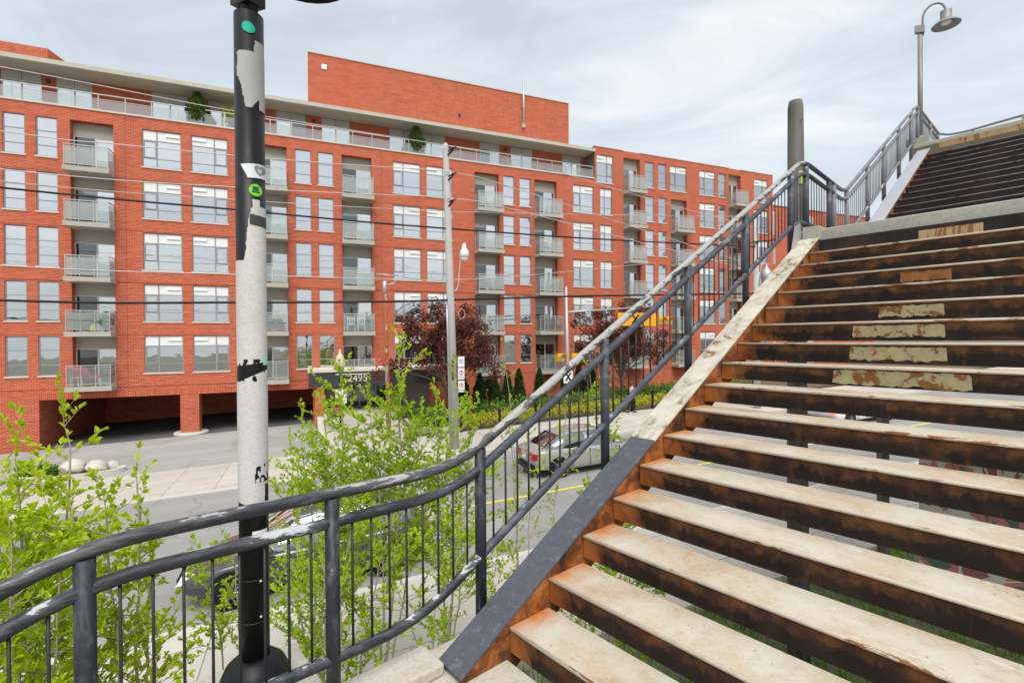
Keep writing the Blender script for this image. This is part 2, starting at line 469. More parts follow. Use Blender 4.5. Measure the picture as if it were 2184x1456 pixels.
k = NT('white_blind'); inf = k.n('ShaderNodeObjectInfo'); wv = k.n('ShaderNodeTexWave'); wv.bands_direction = 'Z'; wv.inputs['Scale'].default_value = 9.0; k.l(k.obj, wv.inputs['Vector'])
c = k.ramp(inf.outputs['Random'], [(0, (.92, .92, .90)), (.6, (.88, .88, .85)), (.8, (.74, .72, .66)), (1, (.58, .61, .62))]); M['blind'] = k.done(k.pbsdf(k.mix(k.math('MULTIPLY', wv.outputs['Fac'], .14), c, (.45, .45, .44)), .8))
M['curtain'] = plain('pale_curtain', (.76, .79, .80), .8, 0, .12, 3)
M['vent'] = plain('white_vent', (.78, .78, .78), .5, 0, .05)
M['rail_lt'] = plain('guard_metal', (.50, .50, .48), .4, .3, .08)
M['guard'] = m_guard('guard_glass', .17, (.74, .76, .74))
M['guardclear'] = m_guard('guard_glass_clear', .10)
M['guardpink'] = m_guard('terrace_glass', .09, (.80, .78, .78))
M['black'] = plain('black_paint', (.009, .009, .011), .42, 0, .3, 4, spec=.28)
M['darkmetal'] = plain('dark_metal', (.05, .05, .055), .45, .2, .25, 5)
M['galv'] = plain('galvanised_steel', (.48, .48, .49), .45, .5, .12, 5)
M['whitemetal'] = plain('white_metal', (.74, .74, .74), .4, 0, .06)
M['asphalt'] = m_asphalt('road_asphalt', (.265, .26, .25))
M['drive'] = m_asphalt('driveway_surface', (.33, .32, .305))
M['carport_floor'] = m_asphalt('carport_asphalt', (.10, .10, .105))
M['walk'] = m_paving('sidewalk_concrete', (.50, .465, .41))
M['kerb'] = m_concrete('kerb_concrete', (.55, .53, .48), .12, (.3, .29, .26), .35)
M['yellow'] = plain('yellow_road_paint', (.72, .58, .03), .7, 0, .15, 8)
M['landing'] = m_concrete('landing_concrete', (.48, .45, .39), .18, (.34, .22, .12), .5, scale=3)
M['beam'] = m_concrete('beam_concrete', (.40, .40, .34), .22, (.20, .18, .13), .5, scale=2.5)
M['pole'] = m_concrete('pole_concrete', (.50, .49, .47), .12, (.3, .29, .28), .3, scale=2)
M['grass'] = m_leaf('grass_blades', (.09, .20, .015), (.15, .32, .02), (.23, .42, .03), .35, 3)
M['soil'] = m_concrete('bank_soil', (.13, .10, .065), .35, (.07, .08, .03), .5)
M['leaf_near'] = m_leaf('spring_leaf', (.34, .48, .008), (.50, .64, .012), (.66, .73, .03), .5)
M['leaf_mid'] = m_leaf('spring_leaf_fine', (.30, .46, .008), (.46, .62, .012), (.62, .72, .03), .5)
M['leaf_purple'] = m_leaf('purple_leaf', (.075, .020, .016), (.16, .045, .03), (.26, .095, .045), .25)
M['leaf_cedar'] = m_leaf('cedar_foliage', (.022, .05, .012), (.04, .085, .018), (.07, .13, .025), .15)
M['leaf_ever'] = m_leaf('evergreen_foliage', (.035, .065, .008), (.06, .11, .012), (.10, .16, .02), .15)
M['leaf_yellow'] = m_leaf('yellow_groundcover', (.34, .42, .02), (.54, .52, .03), (.70, .58, .05), .35)
M['leaf_green'] = m_leaf('border_foliage', (.07, .16, .02), (.13, .27, .03), (.22, .36, .05), .3)
M['bark'] = m_concrete('bark', (.16, .12, .085), .3, (.07, .055, .04), .5, scale=9)
M['twig'] = m_concrete('pale_twig', (.42, .37, .29), .3, (.2, .16, .11), .4, scale=12)
M['slate'] = m_worn('slate_rail_paint', (.020, .022, .029), (.50, .52, .54), .374, 12, (.28, 1, 1), True, .5, .22, None, .16)
M['slatepost'] = m_worn('slate_post_paint', (.020, .022, .029), (.36, .38, .41), .350, 14, (1, 1, .3), False, .5, .26, None, .2)
M['toprail'] = m_worn('worn_top_rail_paint', (.022, .024, .031), (.40, .39, .375), .368, 12, (.25, 1, 1), True, .5, .22, (1.5, 3.1, .135), .25)
M['slate2'] = m_worn('grey_rail_paint', (.048, .053, .068), (.34, .36, .40), .335, 11, (.25, 1, 1), True, .55, .12, None, .25)
M['slate3'] = m_worn('pale_rail_paint', (.15, .155, .17), (.40, .41, .43), .36, 10, (.3, 1, 1), True, .45, .10)
M['bright'] = m_worn('bare_handrail', (.10, .10, .11), (.58, .55, .50), .525, 12, (.2, 1, 1), True, .35, .20)
M['bal'] = plain('baluster_paint', (.022, .023, .028), .45, 0, .35, 12)
M['bal2'] = plain('baluster_grey', (.13, .135, .15), .5, 0, .25, 12)
M['riser'] = m_rust_riser('rusted_riser')
M['nosing'] = m_worn('worn_nosing_highlight', (.50, .44, .36), (.30, .13, .05), .42, 9, (1, .3, 1), False, .55, .2)  # pale colour paints in the sky highlight along the tread edge, with rust wear
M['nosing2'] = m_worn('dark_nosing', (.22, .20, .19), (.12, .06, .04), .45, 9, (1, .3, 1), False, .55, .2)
M['tread'] = m_tread('worn_tread')
M['dktread'] = m_rust('dark_tread', (.10, .08, .07), (.17, .13, .11), (.26, .20, .16), 4)
M['dkriser'] = m_rust('dark_riser', (.012, .009, .011), (.022, .015, .015), (.050, .026, .018), 3)
M['rust'] = m_rust('orange_rust', (.020, .010, .008), (.14, .046, .014), (.44, .145, .03), 6)
M['strpaint'] = m_worn('stringer_slate_paint', (.075, .079, .097), (.46, .45, .40), .312, 14, (1, 1, 1), False, .55, .26, None, .28)
M['strcream'] = m_worn('stringer_bare_plate', (.48, .45, .37), (.26, .17, .09), .41, 6, (.6, 1, 1), False, .7, .33, None, .5)
M['strlav'] = m_worn('upper_stringer_paint', (.34, .35, .39), (.6, .6, .6), .30, 5, (1, 1, 1), False, .5, .16)
M['cover'] = m_worn('cover_paint', (.30, .265, .135), (.19, .08, .02), .455, 10, (1, .7, .6), False, .6, .40, None, .4)
M['cover2'] = m_rust('brown_cover_paint', (.10, .045, .02), (.20, .08, .025), (.30, .13, .04), 7)
M['cover3'] = m_worn('tan_cover_paint', (.38, .25, .115), (.24, .11, .04), .45, 9, (1, 1, .3), False, .6, .38, None, .3)

# ------------------------------------------------------------------ ground
def sheet(name, s0, s1, t0, t1, dz, mat, step=6.0, side=0.0, **kw):
    mb = MB()
    ns = max(1, int(math.ceil((s1-s0)/step))); ntt = max(1, int(math.ceil((t1-t0)/step)))
    idx = {}
    for i in range(ns+1):
        for j in range(ntt+1):
            s, t = s0+(s1-s0)*i/ns, t0+(t1-t0)*j/ntt
            idx[i, j] = len(mb.v); mb.v.append((s, t, gz(s, t)+dz))
    for i in range(ns):
        for j in range(ntt):
            mb.f.append((idx[i,j], idx[i+1,j], idx[i+1,j+1], idx[i,j+1])); mb.sm.append(False)
    if side:
        for i in range(ns):
            for j in (0, ntt):
                a, b = mb.v[idx[i,j]], mb.v[idx[i+1,j]]
                mb.quad(a, b, (b[0],b[1],b[2]-side), (a[0],a[1],a[2]-side))
        for j in range(ntt):
            for i in (0, ns):
                a, b = mb.v[idx[i,j]], mb.v[idx[i,j+1]]
                mb.quad(a, b, (b[0],b[1],b[2]-side), (a[0],a[1],a[2]-side))
    return single(name, mb, mat, RF, (0, 0, 0), kind=kw.pop('kind', 'structure'), **kw)
M['earth'] = m_concrete('earth', (.16, .15, .11), .3, (.08, .10, .04), .5)
sheet('ground', -400, 400, -200, 500, -.06, M['earth'], 20)
sheet('road', -120, 120, 9.7, 18.9, .0, M['asphalt'], 5)
sheet('road_marking_yellow', -120, 120, 13.26, 13.37, .006, M['yellow'], 5)
sheet('near_kerb', -120, 120, 9.5, 9.7, .135, M['kerb'], 5, .3)
sheet('far_kerb', .6, 120, 18.9, 19.08, .13, M['kerb'], 5, .3)
sheet('dropped_kerb', -120, .6, 18.9, 19.08, .03, M['kerb'], 5, .2)
sheet('near_pavement', -120, 120, 6.5, 9.5, .125, M['walk'], 1.5, .3)
sheet('far_pavement', .6, 120, 19.08, 23.4, .12, M['walk'], 5, .3)
sheet('driveway_apron', -120, .6, 19.08, 23.2, .02, M['walk'], 5, .1)
sheet('driveway', -120, .6, 23.2, 31.9, .016, M['drive'], 5, .1)
sheet('carport_floor', -12.7, .3, 31.9, 41.2, .012, M['carport_floor'], 5, .1)
sheet('garden_soil', 4.6, 60, 24.0, 32.3, .16, M['soil'], 4, .4)

# ------------------------------------------------------------------ building
def wall_grid(mb, s0, s1, z0, z1, t, holes, depth, flip=False):
    xs = sorted(set([s0, s1] + [v for h in holes for v in (max(s0, min(s1, h[0])), max(s0, min(s1, h[1])))]))
    zs = sorted(set([z0, z1] + [v for h in holes for v in (max(z0, min(z1, h[2])), max(z0, min(z1, h[3])))]))
    def inside(x, z):
        return any(h[0] < x < h[1] and h[2] < z < h[3] for h in holes)
    for j in range(len(zs)-1):
        run = None
        for i in range(len(xs)-1):
            cx, cz = (xs[i]+xs[i+1])/2, (zs[j]+zs[j+1])/2
            solid = not inside(cx, cz)
            if solid and run is None: run = xs[i]
            if run is not None and (not solid or i == len(xs)-2):
                e_ = xs[i+1] if solid else xs[i]
                mb.quad((run, t, zs[j]), (e_, t, zs[j]), (e_, t, zs[j+1]), (run, t, zs[j+1])); run = None
    for h in holes:
        dp = h[4] if len(h) > 4 else depth
        a, b, c, d = h[:4]
        mb.quad((a, t, c), (a, t, d), (a, t+dp, d), (a, t+dp, c))
        mb.quad((b, t, c), (b, t+dp, c), (b, t+dp, d), (b, t, d))
        mb.quad((a, t, d), (b, t, d), (b, t+dp, d), (a, t+dp, d))
        mb.quad((a, t, c), (a, t+dp, c), (b, t+dp, c), (b, t, c))

BLD = Thing('apartment_building', 'long red brick apartment block with balconies behind the road', 'building', RF, (10.0, D, 0.0))
WB, WT = 14.40, 16.50            # window opening of the top brick storey
FL = 13.90                       # balcony floor of that storey
RS = 2.80
def zrow(k): return -RS*k
wide = [(-8.24, -6.45, 0), (-5.97, -4.20, 1), (5.13, 6.91, 0), (7.30, 9.08, 1), (18.38, 20.16, 0)]
narrow = [(-13.98, -13.12), (-12.70, -11.84), (-.66, .22), (.62, 1.50), (12.77, 13.63), (14.02, 14.90)]
narrow2 = [(20.76, 21.82)]
balc = [(-11.32, -9.50), (-2.92, -1.12), (2.0, 3.79), (10.66, 12.45), (15.22, 17.03)]
hm, wins, bals = [], [], []
for k in range(5):
    z = zrow(k)
    for a, b, mirror in wide: hm.append((a, b, WB+z, WT+z)); wins.append(('wide', a, b, WB+z, mirror, k))
    for a, b in narrow: hm.append((a, b, WB+z, WT+z-.02)); wins.append(('narrow', a, b, WB+z, 0, k))
    for a, b in narrow2: hm.append((a, b, WB+z, WT+z-.02)); wins.append(('double', a, b, WB+z, 0, k))
    for i, (a, b) in enumerate(balc):
        hm.append((a, b, FL+z, WT+z, .5)); bals.append((a, b, FL+z, k, i))
GROUND_OPEN = [(-12.7, -6.62, -2, 2.05, .75), (-5.72, .22, -2, 2.05, .75), (.84, 7.9, -2, 2.35, .9)]
hm += GROUND_OPEN
hm.append((10.7, 12.5, 1.42, 2.28))
mb = MB(); wall_grid(mb, -24, 20.3, -2, 17.12, D, hm, .14)
hw = []
WSP = 2.72
w_wide = [(30.56, 32.26, 0), (36.80, 38.45, 1)]
w_nar = [(24.98, 25.84), (26.27, 27.07), (32.64, 33.46)]
w_bal = [(22.92, 24.48), (33.82, 35.22)]
for k in range(6):
    z0 = 16.95 - WSP*k
    for a, b, mi in w_wide: hw.append((a, b, z0, z0+2.12)); wins.append(('wide', a, b, z0, mi, k))
    for a, b in w_nar: hw.append((a, b, z0, z0+2.10)); wins.append(('narrow', a, b, z0, 0, k))
    if k == 0: hw.append((27.46, 29.15, z0, z0+2.12)); wins.append(('wide', 27.46, 29.15, z0, 0, k))
    else: hw.append((27.54, 29.20, z0-.5, z0+2.1, .5)); bals.append((27.54, 29.20, z0-.5, k, 5))
    for i, (a, b) in enumerate(w_bal): hw.append((a, b, z0-.5, z0+2.15, .5)); bals.append((a, b, z0-.5, k, 6+i))
hw.append((20.45, 21.95, 16.85, 19.05)); wins.append(('wide', 20.45, 21.95, 16.85, 1, 0))
for k in range(5): hw.append((20.76, 21.82, WB+zrow(k), WT+zrow(k)-.02))
wall_grid(mb, 20.3, 39.1, -2, 19.62, D, hw, .14)
# returns, ends and the carport interior
mb.quad((20.3, D, 17.12), (20.3, D+2.0, 17.12), (20.3, D+2.0, 19.62), (20.3, D, 19.62))
mb.quad((39.1, D, -2), (39.1, D+14, -2), (39.1, D+14, 19.62), (39.1, D, 19.62))
mb.quad((-12.7, D+.75, -2), (-12.7, 41.2, -2), (-12.7, 41.2, 3.2), (-12.7, D+.75, 3.2))
mb.quad((-12.7, 41.2, -2), (.84, 41.2, -2), (.84, 41.2, 3.2), (-12.7, 41.2, 3.2))
mb.quad((.5, D+.75, -2), (.5, 41.2, -2), (.5, 41.2, 3.2), (.5, D+.75, 3.2))
BLD.part('wall', mb, M['brick'])
mb = MB(); mb.box(-12.7, .22, D+.75, 41.2, 2.05, 2.4); BLD.part('carport_ceiling', mb, M['panel'])
mb = MB(); mb.box(-12.72, -.02, D-.012, D+.05, 2.03, 2.32); BLD.part('soldier_course', mb, M['soldier'])
for a, b in ((-6.75, -5.6),):
    mb = MB(); mb.lathe(((a+b)/2, D+.35, gz(-6, 32)-.1), [(.85, 0), (.85, .18), (.8, .22)], 20); BLD.part('pillar_kerb', mb, M['kerb'])
mb = MB(); mb.box(-9.0, -8.4, 33.6, 33.9, 1.9, 2.04); BLD.part('ceiling_light', mb, M['whitemetal'])
# parapets above the wing: the balcony bay steps back a little
mb = MB()
for a, b, z in ((20.25, 22.86, 19.62), (24.5, 33.8, 19.62), (35.24, 39.15, 19.62)):
    mb.box(a, b, D-.04, D+.35, z, z+.07)
for a, b in ((22.86, 24.5), (33.8, 35.24)): mb.box(a, b, D+.1, D+.5, 19.55, 19.64)
BLD.part('coping', mb, M['stone'])

M['joint'] = plain('wall_joint', (.20, .05, .03), .9)
for k in range(5):
    z = FL+zrow(k)-.16
    BLD.part('movement_joint', MB().box(-24, 20.29, D-.006, D+.01, z, z+.025), M['joint'])
for x in (-9.0, 4.4, 17.7): BLD.part('movement_joint', MB().box(x, x+.02, D-.005, D+.01, 2.33, 17.11), M['joint'])
# window meshes, shared between alike windows
_wm = {}
def win_meshes(kind, wd, ht, mirror):
    key = (kind, round(wd, 2), round(ht, 2), mirror)
    if key in _wm: return _wm[key]
    fr = .045; y0, y1 = .055, .115
    F = MB(); panes = []; spand = []
    sb = .07
    F.box(0, fr, y0, y1, sb, ht); F.box(wd-fr, wd, y0, y1, sb, ht); F.box(fr, wd-fr, y0, y1, ht-fr, ht); F.box(fr, wd-fr, y0, y1, sb, sb+fr)
    vents = []
    if kind == 'wide':
        mx = wd*.37 if not mirror else wd*.63
        F.box(mx-.03, mx+.03, y0, y1, sb+fr, ht-fr)
        zs = ht*.73; zb = sb + ht*.235
        for a, b in ((fr, mx-.03), (mx+.03, wd-fr)):
            F.box(a, b, y0, y1, zs-.025, zs+.025); F.box(a, b, y0, y1, zb-.02, zb+.02)
            spand.append((a, b, zs+.025, ht-fr)); panes.append((a, b, zb+.02, zs-.025)); panes.append((a, b, sb+fr, zb-.02))
        a, b = (fr, mx-.03) if not mirror else (mx+.03, wd-fr)      # the opening light has a heavier frame
        F.box(a, a+.05, y0-.015, y1, zb+.02, zs-.025); F.box(b-.05, b, y0-.015, y1, zb+.02, zs-.025)
        F.box(a+.05, b-.05, y0-.015, y1, zs-.075, zs-.025); F.box(a+.05, b-.05, y0-.015, y1, zb+.02, zb+.07)
        vents = [((wd*.60, wd*.96) if not mirror else (wd*.03, wd*.40))]
    elif kind == 'narrow':
        for zz in (ht*.66, ht*.30): F.box(fr, wd-fr, y0, y1, zz-.02, zz+.02)
        panes += [(fr, wd-fr, ht*.66+.02, ht-fr), (fr, wd-fr, ht*.30+.02, ht*.66-.02), (fr, wd-fr, sb+fr, ht*.30-.02)]
    elif kind == 'double':
        mx = wd*.4; F.box(mx-.025, mx+.025, y0, y1, sb+fr, ht-fr)
        for a, b in ((fr, mx-.025), (mx+.025, wd-fr)):
            F.box(a, b, y0, y1, ht*.70-.02, ht*.70+.02); F.box(a, b, y0, y1, ht*.28-.02, ht*.28+.02)
            spand.append((a, b, ht*.70+.02, ht-fr)); panes.append((a, b, ht*.28+.02, ht*.70-.02)); panes.append((a, b, sb+fr, ht*.28-.02))
    r = {'frame': pmesh(F, 'window_frame', M['frame'])}
    r['panes'] = [(pmesh(MB().box(0, b-a, -.004, .004, 0, d-c), 'pane', M['glass']), (a, .085, c)) for a, b, c, d in panes]
    r['spand'] = [(pmesh(MB().box(0, b-a, -.006, .006, 0, d-c), 'spandrel', M['spandrel']), (a, .08, c)) for a, b, c, d in spand]
    v = []
    for a, b in vents:
        q = MB(); q.box(a, b, .03, .074, ht-.30, ht-.13)
        for i in range(3): q.box(a+.03+(b-a-.06)*i/3, a+(b-a-.06)*(i+1)/3, .018, .03, ht-.285, ht-.255)
        v.append(pmesh(q, 'vent_grille', M['vent']))
    r['vents'] = v
    q = MB(); q.box(-.05, wd+.05, -.045, .12, 0, sb); r['sill'] = pmesh(q, 'sill', M['stone'])
    q = MB(); q.box(.0, wd, -.012, .055, ht, ht+.0); 
    q = MB(); y2 = 1.3
    q.quad((-.2, y2, -.4), (wd+.2, y2, -.4), (wd+.2, y2, ht+.2), (-.2, y2, ht+.2))
    q.quad((-.2, .16, -.4), (-.2, y2, -.4), (-.2, y2, ht+.2), (-.2, .16, ht+.2)); q.quad((wd+.2, .16, -.4), (wd+.2, .16, ht+.2), (wd+.2, y2, ht+.2), (wd+.2, y2, -.4))
    q.quad((-.2, .16, -.4), (wd+.2, .16, -.4), (wd+.2, y2, -.4), (-.2, y2, -.4)); q.quad((-.2, .16, ht+.2), (-.2, y2, ht+.2), (wd+.2, y2, ht+.2), (wd+.2, .16, ht+.2))
    r['room'] = pmesh(q, 'room', M['room'])
    _wm[key] = r
    return r
def curtain_mesh(wd, ht, f0, f1):
    q = MB(); n = 18
    for i in range(n):
        x0 = wd*(f0+(f1-f0)*i/n); x1 = wd*(f0+(f1-f0)*(i+1)/n)
        y0 = .2+.03*(i % 2); y1 = .2+.03*((i+1) % 2)
        q.quad((x0, y0, .1), (x1, y1, .1), (x1, y1, ht-.05), (x0, y0, ht-.05))
    return pmesh(q, 'curtain', M['curtain'])
rw = random.Random(11)
_bl = {}
for kind, a, b, z, mirror, k in wins:
    ht = (2.10 if kind == 'wide' else 2.08)
    if kind == 'wide' and z > 16.8: ht = 2.12 if z > 16.9 else 2.2
    r = win_meshes(kind, b-a, ht, mirror)
    wo = BLD.inst('window', r['frame'], (a, D, z))
    for me, p in r['panes']:
        o = link('pane', me, wo); o.location = p
    for me, p in r['spand']:
        o = link('spandrel_panel', me, wo); o.location = p
    for me in r['vents']: link('vent_grille', me, wo)
    link('sill', r['sill'], wo); link('room', r['room'], wo)
    c = rw.random(); wd = b-a
    low = (k >= 4)
    if c < (.42 if low else (.86 if kind != 'wide' else .66)):
        f = rw.choice([.35, .55, .75, .97, .97]); key = ('b', round(wd, 2), f)
        if key not in _bl:
            q = MB(); q.box(.03, wd-.03, .15, .16, .1+(ht-.1)*(1-f), ht-.03); _bl[key] = pmesh(q, 'blind', M['blind'])
        link('blind', _bl[key], wo)
    elif c < .88:
        f = rw.choice([(0, .3), (.66, 1), (0, .97)]); key = ('c', round(wd, 2), f)
        if key not in _bl: _bl[key] = curtain_mesh(wd, ht, *f)
        link('curtain', _bl[key], wo)

# balconies
_bm = {}
PR = .88
def balc_meshes(wd, clear):
    key = (round(wd, 2), clear)
    if key in _bm: return _bm[key]
    r = {}
    q = MB(); q.box(-.04, wd+.06, -PR, .0, -.24, 0); q.box(.002, wd-.002, 0, .5, -.24, 0); r['slab'] = pmesh(q, 'balcony', M['slab'])
    q = MB(); g = .028
    xs = [.02, wd*.33, wd*.66, wd+.0]
    y = -PR+.06
    for x in xs: q.box(x-g/2, x+g/2, y-g/2, y+g/2, 0, 1.06)
    for x in (.02, wd):
        q.box(x-g/2, x+g/2, -.06, -.06+g, 0, 1.06); q.box(x-.022, x+.022, y+.02, -.03, 1.06, 1.10); q.box(x-.012, x+.012, y+.02, -.03, .10, .125)
    q.box(-.01, wd+.03, y-.022, y+.022, 1.06, 1.10); q.box(.02, wd, y-.012, y+.012, .10, .125); q.box(.02, wd, y-.012, y+.012, .97, .99)
    r['rail'] = pmesh(q, 'guard_rail', M['rail_lt'])
    gm = M['guardclear'] if clear else M['guard']
    r['glass'] = []
    for i in range(3):
        x0, x1 = xs[i]+.025, xs[i+1]-.025
        r['glass'].append((pmesh(MB().box(0, x1-x0, -.004, .004, 0, .84), 'glass_panel', gm), (x0, y, .127)))
    for x in (.02, wd): r['glass'].append((pmesh(MB().box(-.004, .004, 0, PR-.16, 0, .84), 'glass_panel', gm), (x, y+.05, .127)))
    # door set back in the recess
    yd = .40; dh = 1.93
    q = MB(); f = .05
    q.box(0, f, yd, yd+.08, 0, dh); q.box(wd-f, wd, yd, yd+.08, 0, dh); q.box(f, wd-f, yd, yd+.08, dh-f, dh); q.box(wd*.52-.035, wd*.52+.035, yd, yd+.08, 0, dh-f); q.box(f, wd-f, yd, yd+.08, 0, .06)
    r['door'] = pmesh(q, 'balcony_door', M['framelight'])
    r['dpanes'] = [(pmesh(MB().box(0, wd*.52-.035-f, -.004, .004, 0, dh-f-.06), 'pane', M['glassdoor']), (f, yd+.05, .06)),
                   (pmesh(MB().box(0, wd*.48-.035-f, -.004, .004, 0, dh-f-.06), 'pane', M['glass']), (wd*.52+.035, yd+.03, .06))]
    q = MB(); q.box(0, wd, yd-.02, yd+.08, dh, 2.66); r['transom'] = pmesh(q, 'transom_panel', M['panel'])
    q = MB(); y2 = 2.2
    q.quad((-.1, y2, -.05), (wd+.1, y2, -.05), (wd+.1, y2, dh+.2), (-.1, y2, dh+.2)); q.quad((-.1, .5, -.02), (wd+.1, .5, -.02), (wd+.1, y2, -.02), (-.1, y2, -.02))
    q.quad((-.1, .5, -.05), (-.1, y2, -.05), (-.1, y2, dh+.2), (-.1, .5, dh+.2)); q.quad((wd+.1, .5, -.05), (wd+.1, .5, dh+.2), (wd+.1, y2, dh+.2), (wd+.1, y2, -.05))
    r['room'] = pmesh(q, 'room', M['room'])
    _bm[key] = r
    return r
for a, b, z, k, i in bals:
    r = balc_meshes(b-a, k >= 3)
    bo = BLD.inst('balcony', r['slab'], (a, D, z))
    link('guard_rail', r['rail'], bo)
    for me, p in r['glass']:
        o = link('glass_panel', me, bo); o.location = p
    do = BLD.inst('balcony_door', r['door'], (a, D, z))
    for me, p in r['dpanes']:
        o = link('pane', me, do); o.location = p
    link('transom_panel', r['transom'], do); link('room', r['room'], do)
    if rw.random() < .5:
        key = ('c', round(b-a, 2), (.55, .97))
        if key not in _bl: _bl[key] = curtain_mesh(b-a, 1.9, .55, .97)
        o = link('curtain', _bl[key], do); o.location = (0, .4, 0)

# small ground-floor window
r = MB(); r.box(10.7, 12.5, D+.05, D+.11, 1.42, 2.28); gw = BLD.part('window', r, M['framelight'])
BLD.part('pane', MB().box(10.78, 12.42, D+.04, D+.05, 1.5, 2.2), M['glass'], gw)

# terrace storey, set back under the roof slab
TW = D+1.35
mb = MB(); mb.box(-24, 20.28, D-.05, D+.32, 17.12, 17.21); BLD.part('parapet_cap', mb, M['stone'])
tw = [(-14.6, -12.97, 0), (-12.36, -10.81, 1), (-8.11, -6.36, 0), (-5.36, -3.9, 0), (-1.74, -.04, 1), (.89, 2.61, 0), (5.13, 8.94, 2), (11.52, 13.06, 1), (13.93, 15.69, 0), (18.23, 19.89, 0)]
mb = MB(); wall_grid(mb, -24, 20.3, 16.9, 19.2, TW, [(a, b, 17.0, 19.15) for a, b, _ in tw], .12); BLD.part('terrace_wall', mb, M['brick'])
mb = MB(); mb.box(-24, 20.28, D+.325, TW+3, 16.7, 16.95); BLD.part('terrace_floor', mb, M['slab'])
for a, b, kd in tw:
    wd = b-a; n = 4 if kd == 2 else 2
    q = MB(); zt = 18.74
    q.box(a, a+.05, TW+.04, TW+.10, 17.0, zt); q.box(b-.05, b, TW+.04, TW+.10, 17.0, zt); q.box(a+.05, b-.05, TW+.04, TW+.10, zt-.05, zt); q.box(a+.05, b-.05, TW+.04, TW+.10, 17.0, 17.06)
    for i in range(1, n): x = a+wd*i/n; q.box(x-.035, x+.035, TW+.04, TW+.10, 17.06, zt-.05)
    wo = BLD.part('terrace_door', q, M['framelight'])
    for i in range(n):
        x0, x1 = a+wd*i/n+.04, a+wd*(i+1)/n-.04
        BLD.part('pane', MB().box(x0, x1, TW+.065, TW+.075, 17.06, zt-.05), M['glassdoor'] if (kd == 1 and i == rw.randint(0, 1)) else M['glass'], wo)
    for i in range(n):
        x0, x1 = a+wd*i/n+.012, a+wd*(i+1)/n-.012
        BLD.part('transom_panel', MB().box(x0, x1, TW+.02, TW+.09, zt+.004, 19.15), M['tpanel'], wo)
    q = MB(); q.quad((a-.1, TW+2, 16.9), (b+.1, TW+2, 16.9), (b+.1, TW+2, 19.2), (a-.1, TW+2, 19.2)); q.quad((a-.1, TW+.12, 17.0), (b+.1, TW+.12, 17.0), (b+.1, TW+2, 17.0), (a-.1, TW+2, 17.0))
    BLD.part('room', q, M['room'], wo)
    if rw.random() < .55:
        q = MB(); f0, f1 = rw.choice([(0, .45), (.5, .98), (0, .5)]); nn = 22
        for i in range(nn):
            x0 = a+wd*(f0+(f1-f0)*i/nn); x1 = a+wd*(f0+(f1-f0)*(i+1)/nn)
            q.quad((x0, TW+.2+.04*(i % 2), 17.05), (x1, TW+.2+.04*((i+1) % 2), 17.05), (x1, TW+.2+.04*((i+1) % 2), 18.7), (x0, TW+.2+.04*(i % 2), 18.7))
        BLD.part('curtain', q, M['curtain'], wo)
mb = MB(); mb.hexa([(-24, D-.12, 19.17), (20.29, D-.12, 19.17), (20.29, D+12, 19.17), (-24, D+12, 19.17), (-24, D-.12, 19.40), (20.29, D-.12, 19.40), (20.29, D+12, 19.46), (-24, D+12, 19.46)])
BLD.part('roof_slab', mb, M['roofslab'])
for s_ in (-12.66, .43, 13.5): 
    BLD.part('wall_lamp', MB().box(s_-.07, s_+.07, TW-.12, TW, 18.75, 18.95), M['darkmetal'])
# terrace guard
q = MB(); gy = D+.12; n = 31; dx = (20.2+16.0)/n
for i in range(n+1):
    x = -16.0+dx*i; q.box(x-.018, x+.018, gy-.018, gy+.018, 17.21, 18.04)
q.box(-24, 20.24, gy-.026, gy+.026, 18.04, 18.085); q.box(-24, 20.24, gy-.012, gy+.012, 17.80, 17.825)
tg = BLD.part('terrace_guard', q, M['rail_lt'])
gme = pmesh(MB().box(.03, dx-.03, -.004, .004, 0, .50), 'glass_panel', M['guardpink'])
for i in range(n): BLD.inst('glass_panel', gme, (-16.0+dx*i, gy, 17.27), tg)

# rooftop plant room
mb = MB(); PY = D+3.0
mb.quad((.12, PY, 19.4), (19.7, PY, 19.4), (19.7, PY, 24.05), (.12, PY, 24.05)); mb.quad((.12, PY, 19.4), (.12, PY, 24.05), (.12, PY+8, 24.05), (.12, PY+8, 19.4))
mb.quad((19.7, PY, 19.4), (19.7, PY+8, 19.4), (19.7, PY+8, 24.05), (19.7, PY, 24.05)); mb.quad((.12, PY, 24.05), (19.7, PY, 24.05), (19.7, PY+8, 24.05), (.12, PY+8, 24.05))
ph = BLD.part('plant_room', mb, M['brick'])
mb = MB(); mb.box(.06, 19.76, PY-.05, PY+.3, 24.05, 24.14); mb.box(.05, .12, PY-.045, PY+.1, 19.4, 24.05); mb.box(19.70, 19.77, PY-.045, PY+.1, 19.4, 24.05); BLD.part('coping', mb, M['stone'], ph)
mb = MB(); mb.box(.97, 1.30, PY-.05, PY, 23.1, 23.42); BLD.part('vent_grille', mb, M['vent'], ph)
mb = MB(); mb.tube([(15.66, PY-.16, 21.7), (15.66, PY-.16, 25.15)], .09, 12); mb.box(15.55, 15.77, PY-.2, PY, 21.45, 21.8); mb.box(15.53, 15.79, PY-.2, PY, 23.0, 23.05); BLD.part('flue_pipe', mb, M['rail_lt'], ph)
mb = MB(); mb.lathe((11.45, PY+1.0, 24.05), [(.16, 0), (.16, .45), (.24, .47), (.24, .52), (.05, .62)], 14); BLD.part('roof_cowl', mb, M['galv'], ph)
mb = MB(); mb.ball((10.5, PY-.08, 21.6), .09, 8, 6); BLD.part('wall_lamp', mb, M['darkmetal'], ph)
